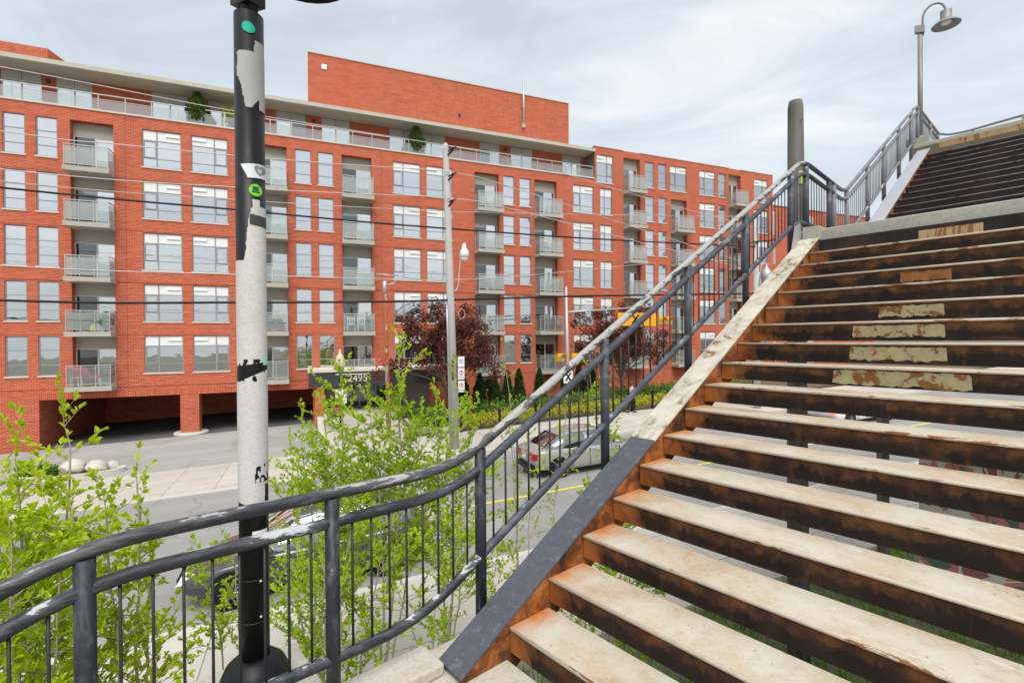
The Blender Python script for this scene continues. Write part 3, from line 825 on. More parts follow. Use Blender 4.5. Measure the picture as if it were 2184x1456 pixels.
mb = MB(); mb.prism([(-24, PY, 19.4), (-13.3, PY, 19.4), (-13.3, PY, 21.35), (-24, PY, 21.35)], (0, 6, 0)); mb.quad((-13.3, PY, 19.4), (-12.0, PY+5, 19.4), (-12.0, PY+5, 21.35), (-13.3, PY, 21.35)); BLD.part('roof_block', mb, M['brick'])

# entrance canopy with the street number
mb = MB(); CY = D-2.5
mb.box(.0, 7.7, CY, D-.02, 2.36, 3.16); cp = BLD.part('entrance_canopy', mb, M['darkmetal'])
mb = MB(); mb.box(-.06, 7.76, CY-.06, D-.02, 3.16, 3.32); BLD.part('canopy_cap', mb, M['stone'], cp)
def text_mesh(txt, size, mat, ext=.01):
    cu = bpy.data.curves.new('t', 'FONT'); cu.body = txt; cu.size = size; cu.extrude = ext; cu.align_x = 'CENTER'; cu.align_y = 'CENTER'; cu.offset = size*.012
    o = bpy.data.objects.new('t', cu); COL.objects.link(o)
    dg = bpy.context.evaluated_depsgraph_get(); me = bpy.data.meshes.new_from_object(o.evaluated_get(dg))
    COL.objects.unlink(o); bpy.data.objects.remove(o); me.materials.clear(); me.materials.append(mat)
    me.transform(Matrix.Rotation(R(90), 4, 'X')); return me
o = BLD.inst('street_number', text_mesh('2495', .56, M['stone'], .015), (2.62, CY-.02, 2.76), cp)
mb = MB(); mb.tube([(1.4, CY-.12, 3.02), (3.3, CY-.12, 3.02)], .025, 6); mb.tube([(1.5, CY-.12, 3.02), (1.5, CY+.02, 3.1)], .015, 5); mb.tube([(3.2, CY-.12, 3.02), (3.2, CY+.02, 3.1)], .015, 5); BLD.part('sign_light', mb, M['whitemetal'], cp)
for s_ in (.30, 6.9):
    mb = MB(); mb.box(s_, s_+.5, CY+.15, CY+.65, -.4, 2.36); BLD.part('canopy_pillar', mb, M['brick'])
mb = MB(); mb.box(.84, 7.9, D+.6, D+.7, -.3, 2.6); BLD.part('lobby_wall', mb, M['panel'])
q = MB(); 
for x in (2.0, 3.0, 4.0, 5.0): q.box(x-.03, x+.03, D+.50, D+.58, .4, 2.35)
q.box(2.0, 5.0, D+.50, D+.58, .4, .5); q.box(2.0, 5.0, D+.50, D+.58, 2.25, 2.35); ld = BLD.part('lobby_door', q, M['framelight'])
for x in (2.0, 3.0, 4.0): BLD.part('pane', MB().box(x+.03, x+.97, D+.53, D+.545, .5, 2.25), M['glassdoor'], ld)

# taller building past the far end
NB = Thing('far_building', 'distant red brick building with tall white window strips past the block', 'building', RF, (46, 34, 1.5))
mb = MB(); mb.box(39.6, 60, D+4.0, D+20, 0, 18.4); NB.part('wall', mb, M['brick'])
for i, x in enumerate((41.0, 43.4, 46.0, 49.0)):
    for z in (2.2, 5.6, 9.0, 12.4, 15.4):
        f = NB.part('window', MB().box(x, x+.8, D+3.95, D+4.01, z, z+2.3), M['framelight']); NB.part('pane', MB().box(x+.08, x+.72, D+3.93, D+3.95, z+.08, z+2.22), M['glass'], f)
mb = MB(); mb.box(39.5, 60, D+3.9, D+20, 18.4, 18.5); NB.part('coping', mb, M['stone'])

# ------------------------------------------------------------------ stairs (frame SF)
RUN, RISE, WID = .30684, .17, 4.2
SLP = RISE/RUN
def tread_meshes(dark):
    q = MB(); q.box(0, .300, -WID, -.004, -.012, 0)
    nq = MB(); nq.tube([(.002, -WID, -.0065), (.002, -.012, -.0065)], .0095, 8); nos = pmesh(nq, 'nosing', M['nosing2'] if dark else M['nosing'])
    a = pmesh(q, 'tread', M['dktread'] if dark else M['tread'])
    q = MB(); q.box(.0035, .0135, -WID, -.005, -.138, -.0125); q.box(.0135, .06, -WID, -.005, -.138, -.130)
    b = pmesh(q, 'riser_plate', M['dkriser'] if dark else M['riser'])
    q = MB(); q.box(.0035, .0135, -WID, -.005, -.156, -.0125); q.box(.0135, .06, -WID, -.005, -.156, -.148); b2 = pmesh(q, 'riser_plate', M['dkriser'] if dark else M['riser'])
    q = MB(); q.box(.24, .298, -WID, -.006, -.055, -.013); c = pmesh(q, 'back_lip', M['dkriser'])
    return a, b, c, nos, b2
def patch(yl, yr, zb, zt, seed, mat):
    """ragged coat of cover paint on a riser front, 1.5 mm thick; y runs right (negative), z below the nosing"""
    rr = random.Random(seed); up, dn = [], []; n = 26
    for i in range(n+1):
        y = yl+(yr-yl)*i/n
        up.append((y, zt + rr.uniform(-.006, .003))); dn.append((y, zb + rr.uniform(-.006, .010) + .004*math.sin(i*.55+seed*2)+.006*noise.noise(Vector((i*.35, seed*3.1, 0)))))
    up[0] = (up[0][0]-.02, up[0][1]-.012); up[-1] = (up[-1][0]+.02, up[-1][1]-.015); dn[0] = (dn[0][0]-.012, dn[0][1]+.012); dn[-1] = (dn[-1][0]+.015, dn[-1][1]+.01)
    q = MB()
    for i in range(n):
        q.quad((.0015, dn[i][0], dn[i][1]), (.0015, up[i][0], up[i][1]), (.0015, up[i+1][0], up[i+1][1]), (.0015, dn[i+1][0], dn[i+1][1]))
    return pmesh(q, 'paint_patch', mat)
PATCH = {9: (-.835, -1.63, -.128, -.022, M['cover']), 10: (-.862, -1.47, -.130, -.030, M['cover']), 11: (-.803, -1.418, -.126, -.032, M['cover']),
         12: (-.914, -1.371, -.128, -.036, M['cover']), 14: (-.945, -1.336, -.13, -.04, M['cover2'])}
def stringer_strip(x0, x1, z_of, ya, yb, th):
    p = [(x0, ya, z_of(x0)-th), (x1, ya, z_of(x1)-th), (x1, yb, z_of(x1)-th), (x0, yb, z_of(x0)-th)]
    return MB().hexa(p + [(a, b, c+th) for a, b, c in p])
def flight(name, label, x0, z0, n, dark, patches, flanges):
    T = Thing(name, label, 'staircase', SF, (x0+.15, -WID/2, z0))
    a, b, c, nos, b2 = tread_meshes(dark)
    for k in range(1, n+1):
        pos = (x0+k*RUN, 0, z0+k*RISE)
        t = T.inst('tread', a, pos)
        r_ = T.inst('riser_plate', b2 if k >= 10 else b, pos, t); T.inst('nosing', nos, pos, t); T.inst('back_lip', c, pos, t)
        if k in patches:
            yl, yr, zb, zt, mt = patches[k]; T.inst('paint_patch', patch(yl, yr, zb, zt, k, mt), pos, t)
    zl = lambda x: z0+(x-x0)*SLP
    xe = x0+(n+1)*RUN
    for side in (0, 1):
        o_ = 0 if side == 0 else -(WID+.205)
        for fx0, fx1, mt in flanges:
            T.part('stringer_flange', stringer_strip(fx0, fx1, lambda x: zl(x)+.045, -.006+o_, .205+o_, .014), mt)
        T.part('stringer_web', stringer_strip(x0-.02, xe, lambda x: zl(x)+.030, .0+o_, .010+o_, .30), M['rust'])
        T.part('stringer_outer_web', stringer_strip(x0-.02, xe, lambda x: zl(x)+.030, .19+o_, .20+o_, .30), flanges[0][2])
    q = MB()   # cheek rust scabs under the flange
    return T
F1 = flight('stair_flight', 'lower flight of rusty steel steps with tan treads climbing to the right', 0, 0, 16, False, PATCH,
            [(-.02, 1.72, M['strpaint']), (1.72, 17*RUN+.02, M['strcream'])])
F2 = flight('stair_flight', 'upper flight of dark steel steps beyond the mid landing', 7.0, 2.89, 15, True, {}, [(6.98, 7.0+16*RUN+.02, M['strlav'])])

def concrete_landing(name, x0, x1, z, label, extra=None):
    T = Thing(name, label, 'landing', SF, ((x0+x1)/2, -WID/2, z))
    bevel(T.part('slab', MB().box(x0, x1, -WID-.3, .36, z-(extra or .15), z), M['beam']), .012)
    return T
# lower landing under the camera
L0 = Thing('lower_landing', 'pale concrete landing at the foot of the rusty steps', 'landing', SF, (-1.2, -WID/2, -.25))
bevel(L0.part('slab', MB().box(-3.3, .295, -WID-.4, .36, -.25, -.004), M['landing']), .01)
bevel(L0.part('kerb', MB().box(-3.3, -.035, .12, .34, -.004, .062), M['landing']), .012)
bevel(L0.part('lamp_plinth', MB().box(-1.08, -.52, .42, .98, -.42, -.022), M['landing']), .012)
for y in (-.3, -WID-.1):
    L0.part('support_post', MB().tube([(-2.2, y, -3.9), (-2.2, y, -.25)], .15, 14), M['kerb'])
# mid landing
L1 = concrete_landing('mid_landing', 5.30, 7.28, 3.055, 'concrete landing between the two flights of steps')
L1.part('riser_beam', MB().box(5.216, 5.299, -WID, -.004, 2.60, 2.903), M['dkriser'])
L1.part('paint_patch', MB().box(5.2135, 5.2155, -1.435, -.94, 2.765, 2.858), M['cover3'])
L1.part('kerb_block', MB().box(5.22, 5.62, .0, .17, 2.92, 3.085), M['beam'])
L1.part('gusset_plate', MB().prism([(4.93, .195, 2.74), (5.22, .195, 2.90), (5.22, .195, 3.14), (5.06, .195, 3.08)], (0, .012, 0)), M['galv'])
for y in (-WID+.2,): L1.part('support_post', MB().tube([(6.6, y, -3.3), (6.6, y, 2.9)], .15, 14), M['kerb'])
# top landing
L2 = concrete_landing('top_landing', 11.93, 15.6, 5.81, 'high concrete landing at the top of the stairs with tan painted edge', .085)
L2.part('edge_beam', MB().box(11.905, 11.929, -WID, -.14, 5.615, 5.722), M['cover3'])
L2.part('lamp_plinth', MB().box(11.95, 12.55, .02, .40, 5.812, 5.95), M['beam'])
for y in (-WID+.2,): L2.part('support_post', MB().tube([(13.2, y, -3.0), (13.2, y, 5.66)], .17, 14), M['kerb'])

# ------------------------------------------------------------------ railing
RY = .25
def smooth_path(pts, n=6):
    """round the corners of a polyline"""
    P = [Vector(p) for p in pts]; o = [P[0]]
    for i in range(1, len(P)-1):
        a, b, c = P[i-1], P[i], P[i+1]
        ra = min(.26, (b-a).length*.45); rc = min(.26, (c-b).length*.45)
        p0 = b+(a-b).normalized()*ra; p1 = b+(c-b).normalized()*rc
        for j in range(n+1):
            t = j/n; o.append(p0*(1-t)**2 + b*2*t*(1-t) + p1*t*t)
    o.append(P[-1]); return o
def zat(path, x):
    for a, b in zip(path, path[1:]):
        if a.x <= x <= b.x and b.x > a.x: return a.z+(b.z-a.z)*(x-a.x)/(b.x-a.x)
    return path[-1].z if x > path[-1].x else path[0].z
def resample(path, step=.05):
    o = [path[0]]
    for a, b in zip(path, path[1:]):
        n = max(1, int((b-a).length/step))
        for i in range(1, n+1): o.append(a+(b-a)*i/n)
    return o
def split_path(path, x0, x1):
    def cut(x):
        for a, b in zip(path, path[1:]):
            if a.x <= x <= b.x and b.x > a.x: return [a.lerp(b, (x-a.x)/(b.x-a.x))]
        return []
    return cut(x0) + [p for p in path if x0+1e-4 < p.x < x1-1e-4] + cut(x1)
def rail(name, label, knots_top, dmid, knots_bot, posts, post_foot, mats, spacing=.097, bars=True):
    T = Thing(name, label, 'railing', SF, (posts[0][0], RY, posts[0][1] if len(posts[0]) > 1 else 0))
    top = smooth_path([(x, RY, z) for x, z in knots_top]); mid = [p - Vector((0, 0, dmid)) for p in top]
    bot = smooth_path([(x, RY, z) for x, z in knots_bot])
    rt = resample(top); rm_ = resample(mid); rb = resample(bot)
    for (x0, x1, mt) in mats['top']: 
        seg = split_path(rt, x0, x1)
        if len(seg) > 1: T.part('top_rail', MB().tube(seg, .0285, 14), mt)
    for (x0, x1, mt) in mats['mid']:
        for nm, pp in (('middle_rail', rm_), ('bottom_rail', rb)):
            seg = split_path(pp, x0, x1)
            if len(seg) > 1: T.part(nm, MB().tube(seg, .0275, 14), mt)
    for p in posts:
        x, zf = p[0], p[1]; mt = p[2]
        T.part('post', MB().tube([(x, RY, zf), (x, RY, zat(rt, x)-.02)], .033, 14), M['slatepost'] if mt == M['slate'] else mt)
    xs = [p[0] for p in posts]
    for a, b in zip(xs, xs[1:]):
        n = max(1, round((b-a)/spacing))
        for i in range(1, n):
            x = a+(b-a)*i/n
            mt = M['bal'] if x < 6.2 else M['bal2']
            T.part('baluster', MB().tube([(x, RY, zat(rb, x)), (x, RY, zat(rm_, x))], .0062, 6), mt)
    return T
A, Bp, Cc = M['slate'], M['slate2'], M['bright']
R1 = rail('stair_railing', 'scraped dark grey pipe railing running along the lower landing and first flight',
     [(-2.6, .42), (-1.50, 1.03), (.13, 1.03), (5.47, 3.985), (6.60, 3.925)], .135,
     [(-2.6, -.36), (-1.50, .25), (-.12, .25), (5.07, 3.09), (5.42, 3.20), (6.60, 3.20)],
     [(-2.4, -.3, A), (-1.45, -.1, A), (-.57, -.1, A), (.305, .12, A), (1.465, .76, Bp), (2.65, 1.42, Bp), (3.82, 2.06, Bp), (5.07, 2.72, Bp), (5.57, 3.05, Bp), (6.45, 3.05, Bp)], None,
     {'top': [(-2.59, 5.47, M['toprail']), (5.47, 6.59, Bp)], 'mid': [(-2.59, .305, A), (.305, 6.59, Bp)]})
Bp = M['slate3']
R2 = rail('stair_railing', 'grey railing of the upper flight against the sky',
     [(6.62, 3.925), (7.15, 3.90), (12.15, 6.71), (14.6, 6.76)], .135,
     [(6.62, 3.20), (7.2, 3.22), (12.05, 5.98), (14.6, 6.0)],
     [(6.66, 3.05, Bp), (7.26, 2.95, Bp), (8.37, 3.60, Bp), (9.41, 4.18, Bp), (10.53, 4.80, Bp), (11.59, 5.38, Bp), (12.22, 5.80, Bp), (13.6, 5.80, Bp), (14.55, 5.80, Bp)], None,
     {'top': [(6.63, 14.59, Bp)], 'mid': [(6.63, 14.59, Bp)]})
q = Thing('landing_railing', 'low grey pipe rail across the back of the top landing', 'railing', SF, (14.9, -2.0, 5.81))
pth = smooth_path([(14.62, .25, 6.76), (14.78, .08, 6.72), (14.85, -.25, 6.72), (14.87, -1.0, 6.78), (15.0, -4.3, 6.92)])
q.part('top_rail', MB().tube(resample(pth, .1), .026, 10), M['slate3'])
for y, zt in ((-.35, 6.72), (-1.2, 6.78), (-2.3, 6.82), (-3.4, 6.87)): q.part('post', MB().tube([(14.86, y, 5.8), (14.86, y, zt)], .022, 8), M['slate2'])

# ------------------------------------------------------------------ stair lamps
def stair_lamp(label, x, y, z0, ztop, rad, seed, dirv, dark):
    T = Thing('stair_lamp', label, 'street lamp', SF, (x, y, z0))
    mt = M['black'] if dark else M['galv2']
    T.part('pole', MB().tube([(x, y, z0), (x, y, ztop)], rad, 28), mt)
    q = MB(); q.lathe((x, y, z0), [(rad*2.55, 0), (rad*2.55, .02), (rad*2.4, .07), (rad*2.0, .13), (rad*1.4, .165), (rad*1.12, .175)], 28); T.part('base_cover', q, mt)
    d = Vector(dirv).normalized(); n = Vector((-d.y, d.x, 0))
    def at(f, g, h): return Vector((x, y, ztop)) + d*f + n*g + Vector((0, 0, h))
    q = MB()
    q.tube([at(0, 0, -.004), at(0, 0, .09)], rad*.55, 14)
    for zz in (.02,): q.tube([at(-.06, 0, zz+.03), at(.06, 0, zz+.03)], .022, 8)
    q.hexa([at(-.09, -.045, .07), at(.075, -.045, .035), at(.075, .045, .035), at(-.09, .045, .07), at(-.09, -.045, .22), at(.075, -.045, .19), at(.075, .045, .19), at(-.09, .045, .22)])
    T.part('bracket', q, mt)
    q = MB()
    for a_, b_ in ((-.06, .10), (.04, .09), (-.04, .17)): q.ball(at(a_, -.048, b_), .009, 6, 4)
    T.part('bracket_bolt', q, M['whitemetal'])
    path = [at(.045, 0, -.02), at(.045, 0, .30), at(.05, 0, .42), at(.10, 0, .53), at(.19, 0, .60), at(.30, 0, .60), at(.38, 0, .54), at(.42, 0, .44), at(.43, 0, .36)]
    T.part('gooseneck_arm', MB().tube(smooth_path(path, 4), .021, 12), mt)
    c = at(.43, 0, 0)
    q = MB(); q.lathe(c, [(.03, .40), (.095, .38), (.10, .36), (.10, .20), (.12, .185), (.16, .16), (.235, .09), (.25, .075), (.245, .068), (.15, .14), (.09, .17), (.02, .175)], 28, caps=False)
    sh = T.part('lamp_shade', q, mt)
    q = MB(); q.ball(c+Vector((0, 0, .135)), (.10, .10, .05), 14, 8); T.part('lens', q, M['whitemetal'], sh)
    return T
M['galv2'] = plain('weathered_grey_pole', (.24, .24, .25), .5, .2, .15, 6)
LAMP_Z0 = -.02; LX, LY, LR = -.80, .70, .068; LTOP = 3.39
# direction towards the right of the picture in stair coordinates
LD = (.83*.7559 + (-.55)*.6547, -(.83*.6547 - (-.55)*.7559), 0)
L_near = stair_lamp('black lamp post with torn white paper and stickers beside the near railing', LX, LY, LAMP_Z0, LTOP, LR, 1, LD, True)
stair_lamp('grey gooseneck lamp on the top landing of the stairs', 12.44, .24, 5.95, 8.32, .045, 2, LD, False)
# paper, paint and stickers wrapped round the near pole: thin shells
camang = math.atan2(-2.06 - LY, -1.44 - LX)      # azimuth (stair frame) from the pole to the viewer
def px_z(ypx): return 1.753 + (722 + .0072*555 - ypx)/1050.0*2.5 - .0
def shell(inside, a0, a1, z0, z1, off, na=44, cell=.006):
    q = MB(); nz = max(2, int((z1-z0)/cell)); vid = {}
    def vert(i, j):
        if (i, j) not in vid:
            a = camang + a0+(a1-a0)*i/na; z = z0+(z1-z0)*j/nz
            vid[i, j] = len(q.v); q.v.append((LX+(LR+off)*math.cos(a), LY+(LR+off)*math.sin(a), z))
        return vid[i, j]
    for i in range(na):
        for j in range(nz):
            a = a0+(a1-a0)*(i+.5)/na; z = z0+(z1-z0)*(j+.5)/nz
            if inside(a, z): q.f.append((vert(i, j), vert(i+1, j), vert(i+1, j+1), vert(i, j+1))); q.sm.append(True)
    return q
# horizontal position on the pole face: +1 right edge, -1 left edge as seen from the landing; angle = asin
def fx(a): return math.sin(a)
def nz2(a, z, sc=18): return noise.noise(Vector((math.sin(a)*LR*sc*2, z*sc, math.cos(a)*LR*sc*2)))
def big_paper(a, z):
    x = fx(a); e_ = .18*nz2(a, z, 14)+.10*nz2(a, z, 45)
    zt, zb = px_z(432), px_z(1072)
    if z > zt or z < zb - .02*x: return False
    if z > px_z(560):                         # upper tongue, right of the face
        f = (zt-z)/(zt-px_z(560)); left = .05 - .50*f
        if z > px_z(450): left = .1; 
        return x > left + e_*.6 and (z < px_z(445) or x < .6)
    if z < px_z(765) and z > px_z(812):      # torn gap
        return nz2(a, z, 22) + (.5 if z > px_z(775)+.01*x or z < px_z(800)+.03*x else -.35) > .25
    if z < px_z(985) and z > px_z(1025) and x > .1: return nz2(a, z, 40) > -.05
    if z < px_z(1030) and x > .75: return False
    if z < px_z(1055): return x < .70 + e_*.3 and z > px_z(1076) + .012*abs(math.sin(x*7))
    return True
def top_paper(a, z):
    x = fx(a); e_ = .10*nz2(a, z, 16)+.08*nz2(a, z, 50)
    zt, zb = px_z(100), px_z(242)
    f = (zt-z)/(zt-zb)
    if f < 0 or f > 1: return False
    if f < .18: return .35+e_ < x < .95
    left = -.78 if f < .5 else -.78+(f-.5)*1.2
    right = 1.3
    if f > .86: right = .55 - (f-.86)*3 if x < .6 else right
    return left+e_ < x < right
M['paper'] = m_concrete('torn_paper', (.60, .59, .56), .16, (.36, .36, .37), .55, .8, 7)
M['paper2'] = m_concrete('torn_paper_grey', (.46, .46, .45), .08, (.34, .34, .34), .3, .8, 9)
L_near.part('torn_paper', shell(big_paper, -2.0, 2.0, px_z(1085), px_z(425), .0016, 120, .0032), M['paper'])
L_near.part('torn_paper', shell(top_paper, -1.9, 1.9, px_z(246), px_z(98), .0016, 110, .0032), M['paper2'])
def ellip(xc, zc, rx, rz, rot=0.0):
    def f(a, z):
        dx, dz = (fx(a)-xc)*LR, z-zc; c, s_ = math.cos(rot), math.sin(rot)
        u_, v_ = dx*c+dz*s_, -dx*s_+dz*c
        return (u_/rx)**2+(v_/rz)**2 < 1
    return f
def stick(name, fn, z0, z1, off, mat, cell=.0025, a0=-1.55, a1=1.55):
    return L_near.part(name, shell(fn, a0, a1, z0, z1, off, 90, cell), mat)
M['teal'] = plain('teal_sticker', (.0, .42, .32), .5, 0, .05); M['lime'] = plain('lime_sticker', (.22, .62, .02), .5, 0, .05)
M['dkgreen'] = plain('dark_green_print', (.015, .09, .05), .5, 0, .05); M['stickwhite'] = plain('sticker_white', (.70, .73, .74), .5, 0, .05)
M['stickgrey'] = plain('sticker_grey', (.22, .25, .26), .5, 0, .1); M['stickdark'] = plain('sticker_charcoal', (.045, .045, .048), .5, 0, .2)
M['aqua'] = plain('aqua_sticker', (.30, .66, .62), .5, 0, .1)
zc = px_z(76); stick('round_sticker', ellip(-.02, zc, .030, .026, -.5), zc-.04, zc+.04, .0020, M['teal'])
zc = px_z(373); stick('paper_sticker', lambda a, z: -.40+.25*(zc-z)/.035*1 < fx(a) < 1.2 and abs(z-zc-.008*fx(a)) < .035, zc-.05, zc+.05, .0020, M['stickwhite'])
def heart(a, z):
    X = (fx(a)-.62)/.34; Y = (z-zc-.004)/.024
    return (X*X+Y*Y-.9)**3 - X*X*Y**3 < 0 and not (X*X+(Y-.1)**2 < .16 and nz2(a, z, 60) > 0)
stick('heart_print', heart, zc-.04, zc+.04, .0026, M['stickgrey'], .002)
zc2 = px_z(412); stick('round_sticker', ellip(.33, zc2, .029, .030), zc2-.04, zc2+.04, .0020, M['lime'])
stick('sticker_print', lambda a, z: (abs(fx(a)-.33) < .20 and -.004 < z-zc2 < .018) or (abs(fx(a)-.33) < .26 and abs(z-zc2+.010) < .004), zc2-.03, zc2+.03, .0026, M['dkgreen'], .002)
zc3 = px_z(474); stick('tape_piece', lambda a, z: fx(a) > -.06+.4*(zc3-z) and abs(z-zc3+.006*fx(a)) < .027, zc3-.05, zc3+.05, .0024, M['stickdark'])
zc4 = px_z(768); stick('aqua_sticker', lambda a, z: .68 < fx(a) < .97, zc4-.024, zc4+.018, .0028, M['aqua'])
zc5 = px_z(1132); stick('paper_sticker', lambda a, z: -.1 < fx(a) < .85, zc5-.018+.0, zc5+.018, .0020, M['stickwhite'])
q = MB()
for yy in (1232, 1307):
    a = camang+.42; q.ball((LX+LR*math.cos(a), LY+LR*math.sin(a), px_z(yy)), .006, 8, 5)
L_near.part('screw', q, M['whitemetal'])
for yy in (1228, 1318):
    L_near.part('access_seam', MB().tube([(LX+(LR)*math.cos(camang+t_), LY+LR*math.sin(camang+t_), px_z(yy)) for t_ in [-.9+.1*i for i in range(17)]], .0012, 4), M['darkmetal'])

# ------------------------------------------------------------------ timber pole beside the mid landing
M['timber'] = m_concrete('weathered_timber', (.27, .255, .235), .22, (.10, .095, .085), .5, .9, 4)
k_ = NT('timber_grain'); g_ = k_.noise(9, 6, .6, src=k_.map((1, 1, .05))); g2 = k_.noise(3, 5)
c_ = k_.ramp(g_, [(.3, (.06, .057, .052)), (.5, (.135, .13, .122)), (.7, (.22, .212, .20))]); c_ = k_.mix(k_.ramp(g2, [(.5, 0.0), (.75, .5)]), c_, (.14, .13, .12))
M['timber'] = k_.done(k_.pbsdf(c_, .9, 0, k_.bump(g_, .5, .01), .2))
TP = Thing('timber_pole', 'thick grey timber pole standing beside the mid landing', 'pole', SF, (6.17, .56, -3.1))
TP.part('shaft', MB().tube([(6.17, .56, -3.2), (6.16, .57, 2.0), (6.15, .57, 4.97), (6.15, .57, 5.06)], [.150, .120, .098, .085], 24), M['timber'])
TP.part('bolt_hole', MB().lathe((6.09, .465, 4.75), [(.012, 0), (.012, .008)], 8, 'y'), M['black'])
q = MB(); a0 = math.atan2(-2.6, -7.5)
for i in range(8):
    a1_, a2_ = a0+.35+i*.09, a0+.35+(i+1)*.09
    q.quad(*[(6.15+.1135*math.cos(a), .57+.1135*math.sin(a), z) for a, z in ((a1_, 3.87), (a2_, 3.87), (a2_, 4.05), (a1_, 4.05))])
M['tape'] = plain('green_tape', (.42, .62, .02), .5, 0, .1); TP.part('tape_band', q, M['tape'])

# ------------------------------------------------------------------ street furniture (frame RF)
UP = Thing('utility_pole', 'tall grey concrete utility pole carrying the cables in front of the brick block', 'pole', RF, (5.6, 20.05, gz(5.6, 20)))
UP.part('shaft', MB().tube([(5.65, 20.05, .1), (5.5, 20.05, 7), (5.36, 20.05, 12.9), (5.35, 20.05, 13.15)], [.20, .165, .125, .07], 18), M['pole'])
for z in (12.75, 11.70, 10.62):
    q = MB(); q.tube([(5.42, 19.93, z-.12), (5.62, 19.85, z+.10)], .035, 6); q.tube([(5.44, 19.93, z+.05), (5.62, 19.85, z+.16)], .03, 6)
    for i in range(4): q.lathe((5.56+.05*i, 19.86-.01*i, z+.06+.05*i), [(.055, 0), (.03, .02)], 8)
    UP.part('insulator', q, M['black'])
q = MB(); q.tube(smooth_path([(5.62, 19.9, 6.95), (5.80, 19.9, 7.1), (5.86, 19.9, 7.9), (5.96, 19.88, 8.75), (6.02, 19.88, 8.95)], 4), .028, 8); UP.part('lamp_arm', q, M['galv'])
q = MB(); q.lathe((6.08, 19.88, 8.40), [(.17, .0), (.20, .12), (.19, .24), (.13, .36), (.08, .42), (.07, .55), (.03, .62)], 16); hd = UP.part('lamp_head', q, M['whitemetal'])
q = MB(); q.ball((6.08, 19.88, 8.38), (.16, .16, .12), 14, 8); UP.part('lens', q, M['whitemetal'], hd)
M['red'] = plain('sign_red', (.55, .02, .02), .5, 0, .05)
for i, z in enumerate((4.05, 3.55, 3.02)):
    hgt = .22 if i == 0 else .24
    q = MB(); q.box(5.74, 6.02, 19.80, 19.806, z-hgt, z+hgt); sg = UP.part('parking_sign', q, M['whitemetal'])
    if i:
        q = MB(); n = 24
        for j in range(n):
            a, b = 2*math.pi*j/n, 2*math.pi*(j+1)/n
            q.quad(*[(5.88+rr*math.cos(t), 19.797, z+.04+rr*math.sin(t)) for rr, t in ((.10, a), (.10, b), (.078, b), (.078, a))])
        q.quad((5.82, 19.796, z+.11), (5.835, 19.796, z+.12), (5.945, 19.796, z-.03), (5.93, 19.796, z-.04))
        UP.part('prohibition_ring', q, M['red'], sg)
        q = MB(); q.box(5.865, 5.875, 19.797, 19.799, z-.02, z+.10); q.box(5.875, 5.91, 19.797, 19.799, z+.06, z+.10); q.box(5.78, 5.98, 19.797, 19.799, z-.16, z-.14); UP.part('sign_print', q, M['black'], sg)
    else:
        q = MB(); q.box(5.80, 5.96, 19.797, 19.799, z+.05, z+.09); q.box(5.79, 5.97, 19.797, 19.799, z-.05, z-.01); UP.part('sign_print', q, M['stickgrey'], sg)
q = MB(); q.box(5.50, 5.56, 19.83, 19.87, 3.3, 4.1); UP.part('number_plate', q, M['black'])
q = MB(); q.tube([(5.40, 19.85, .4), (5.33, 19.86, 5.2), (5.30, 19.87, 6.4)], .035, 8); UP.part('conduit', q, M['galv'])
q = MB()
for j in range(3):
    q.tube([(5.95+.14*math.cos(t*.42), 19.9+.01*j, 6.05+.2*math.sin(t*.42)) for t in range(16)], .012, 5)
UP.part('cable_coil', q, M['galv'])

def cable(label, pts, r, mat, t=20.0):
    q = MB(); P = [(s_, t, z) for s_, z in pts]
    d0 = (P[0][0]-14, t, P[0][2]+.5); P = [d0] + P
    # Catmull-Rom through the points
    V = [Vector(p) for p in P]; o = []
    for i in range(len(V)-1):
        a = V[max(0, i-1)]; b = V[i]; c = V[i+1]; d = V[min(len(V)-1, i+2)]
        for j in range(6):
            u_ = j/6; o.append(.5*((2*b)+(c-a)*u_+(2*a-5*b+4*c-d)*u_*u_+(3*b-a-3*c+d)*u_**3))
    o.append(V[-1]); q.tube(o, r, 6)
    single('overhead_cable', q, mat, RF, tuple(P[1]), label, 'cable')
M['wirelt'] = plain('pale_wire', (.50, .47, .44), .5, .2, .1)
cable('thick black cable crossing the middle storeys of the brick block', [(-8.72, 9.75), (-2.32, 9.66), (1.76, 9.60), (5.29, 9.60), (11.81, 9.66), (18.82, 9.84), (22.91, 9.98)], .035, M['black'])
cable('thick black cable bundle sagging level with the lower storeys', [(-8.75, 6.29), (-2.35, 6.36), (2.8, 6.5), (5.28, 6.62), (11.16, 6.93), (14.41, 7.06), (22.9, 7.39)], .045, M['black'])
cable('pale thin wire fixed to the second insulator on the pole', [(-8.7, 11.44), (-5.85, 11.45), (-2.32, 11.54), (1.23, 11.69), (5.6, 11.91), (8.5, 11.54), (16.12, 10.1), (22.9, 8.84)], .016, M['wirelt'], 19.86)
cable('pale thin wire fixed to the lowest insulator on the pole', [(-8.71, 10.28), (-2.33, 10.42), (1.22, 10.59), (5.6, 10.84), (8.49, 10.61), (16.11, 9.5), (22.9, 8.58)], .016, M['wirelt'], 19.86)
cable('pale thin wire fixed to the topmost insulator on the pole', [(-8.7, 13.4), (-2.3, 13.1), (5.6, 12.98), (8.51, 12.80), (16.13, 11.76), (22.92, 10.91)], .014, M['wirelt'], 19.86)
cable('thin pale wire just above the upper thick black cable', [(-8.72, 9.95), (-2.34, 10.02), (2.54, 10.18), (6.54, 10.39), (14.91, 11.0), (22.92, 11.63)], .012, M['wirelt'])
cable('thin grey wire between the two thick black cables', [(-8.74, 7.36), (-2.36, 7.36), (3.1, 7.41), (5.29, 7.47), (8.47, 7.74), (16.11, 8.74)], .014, M['galv'])

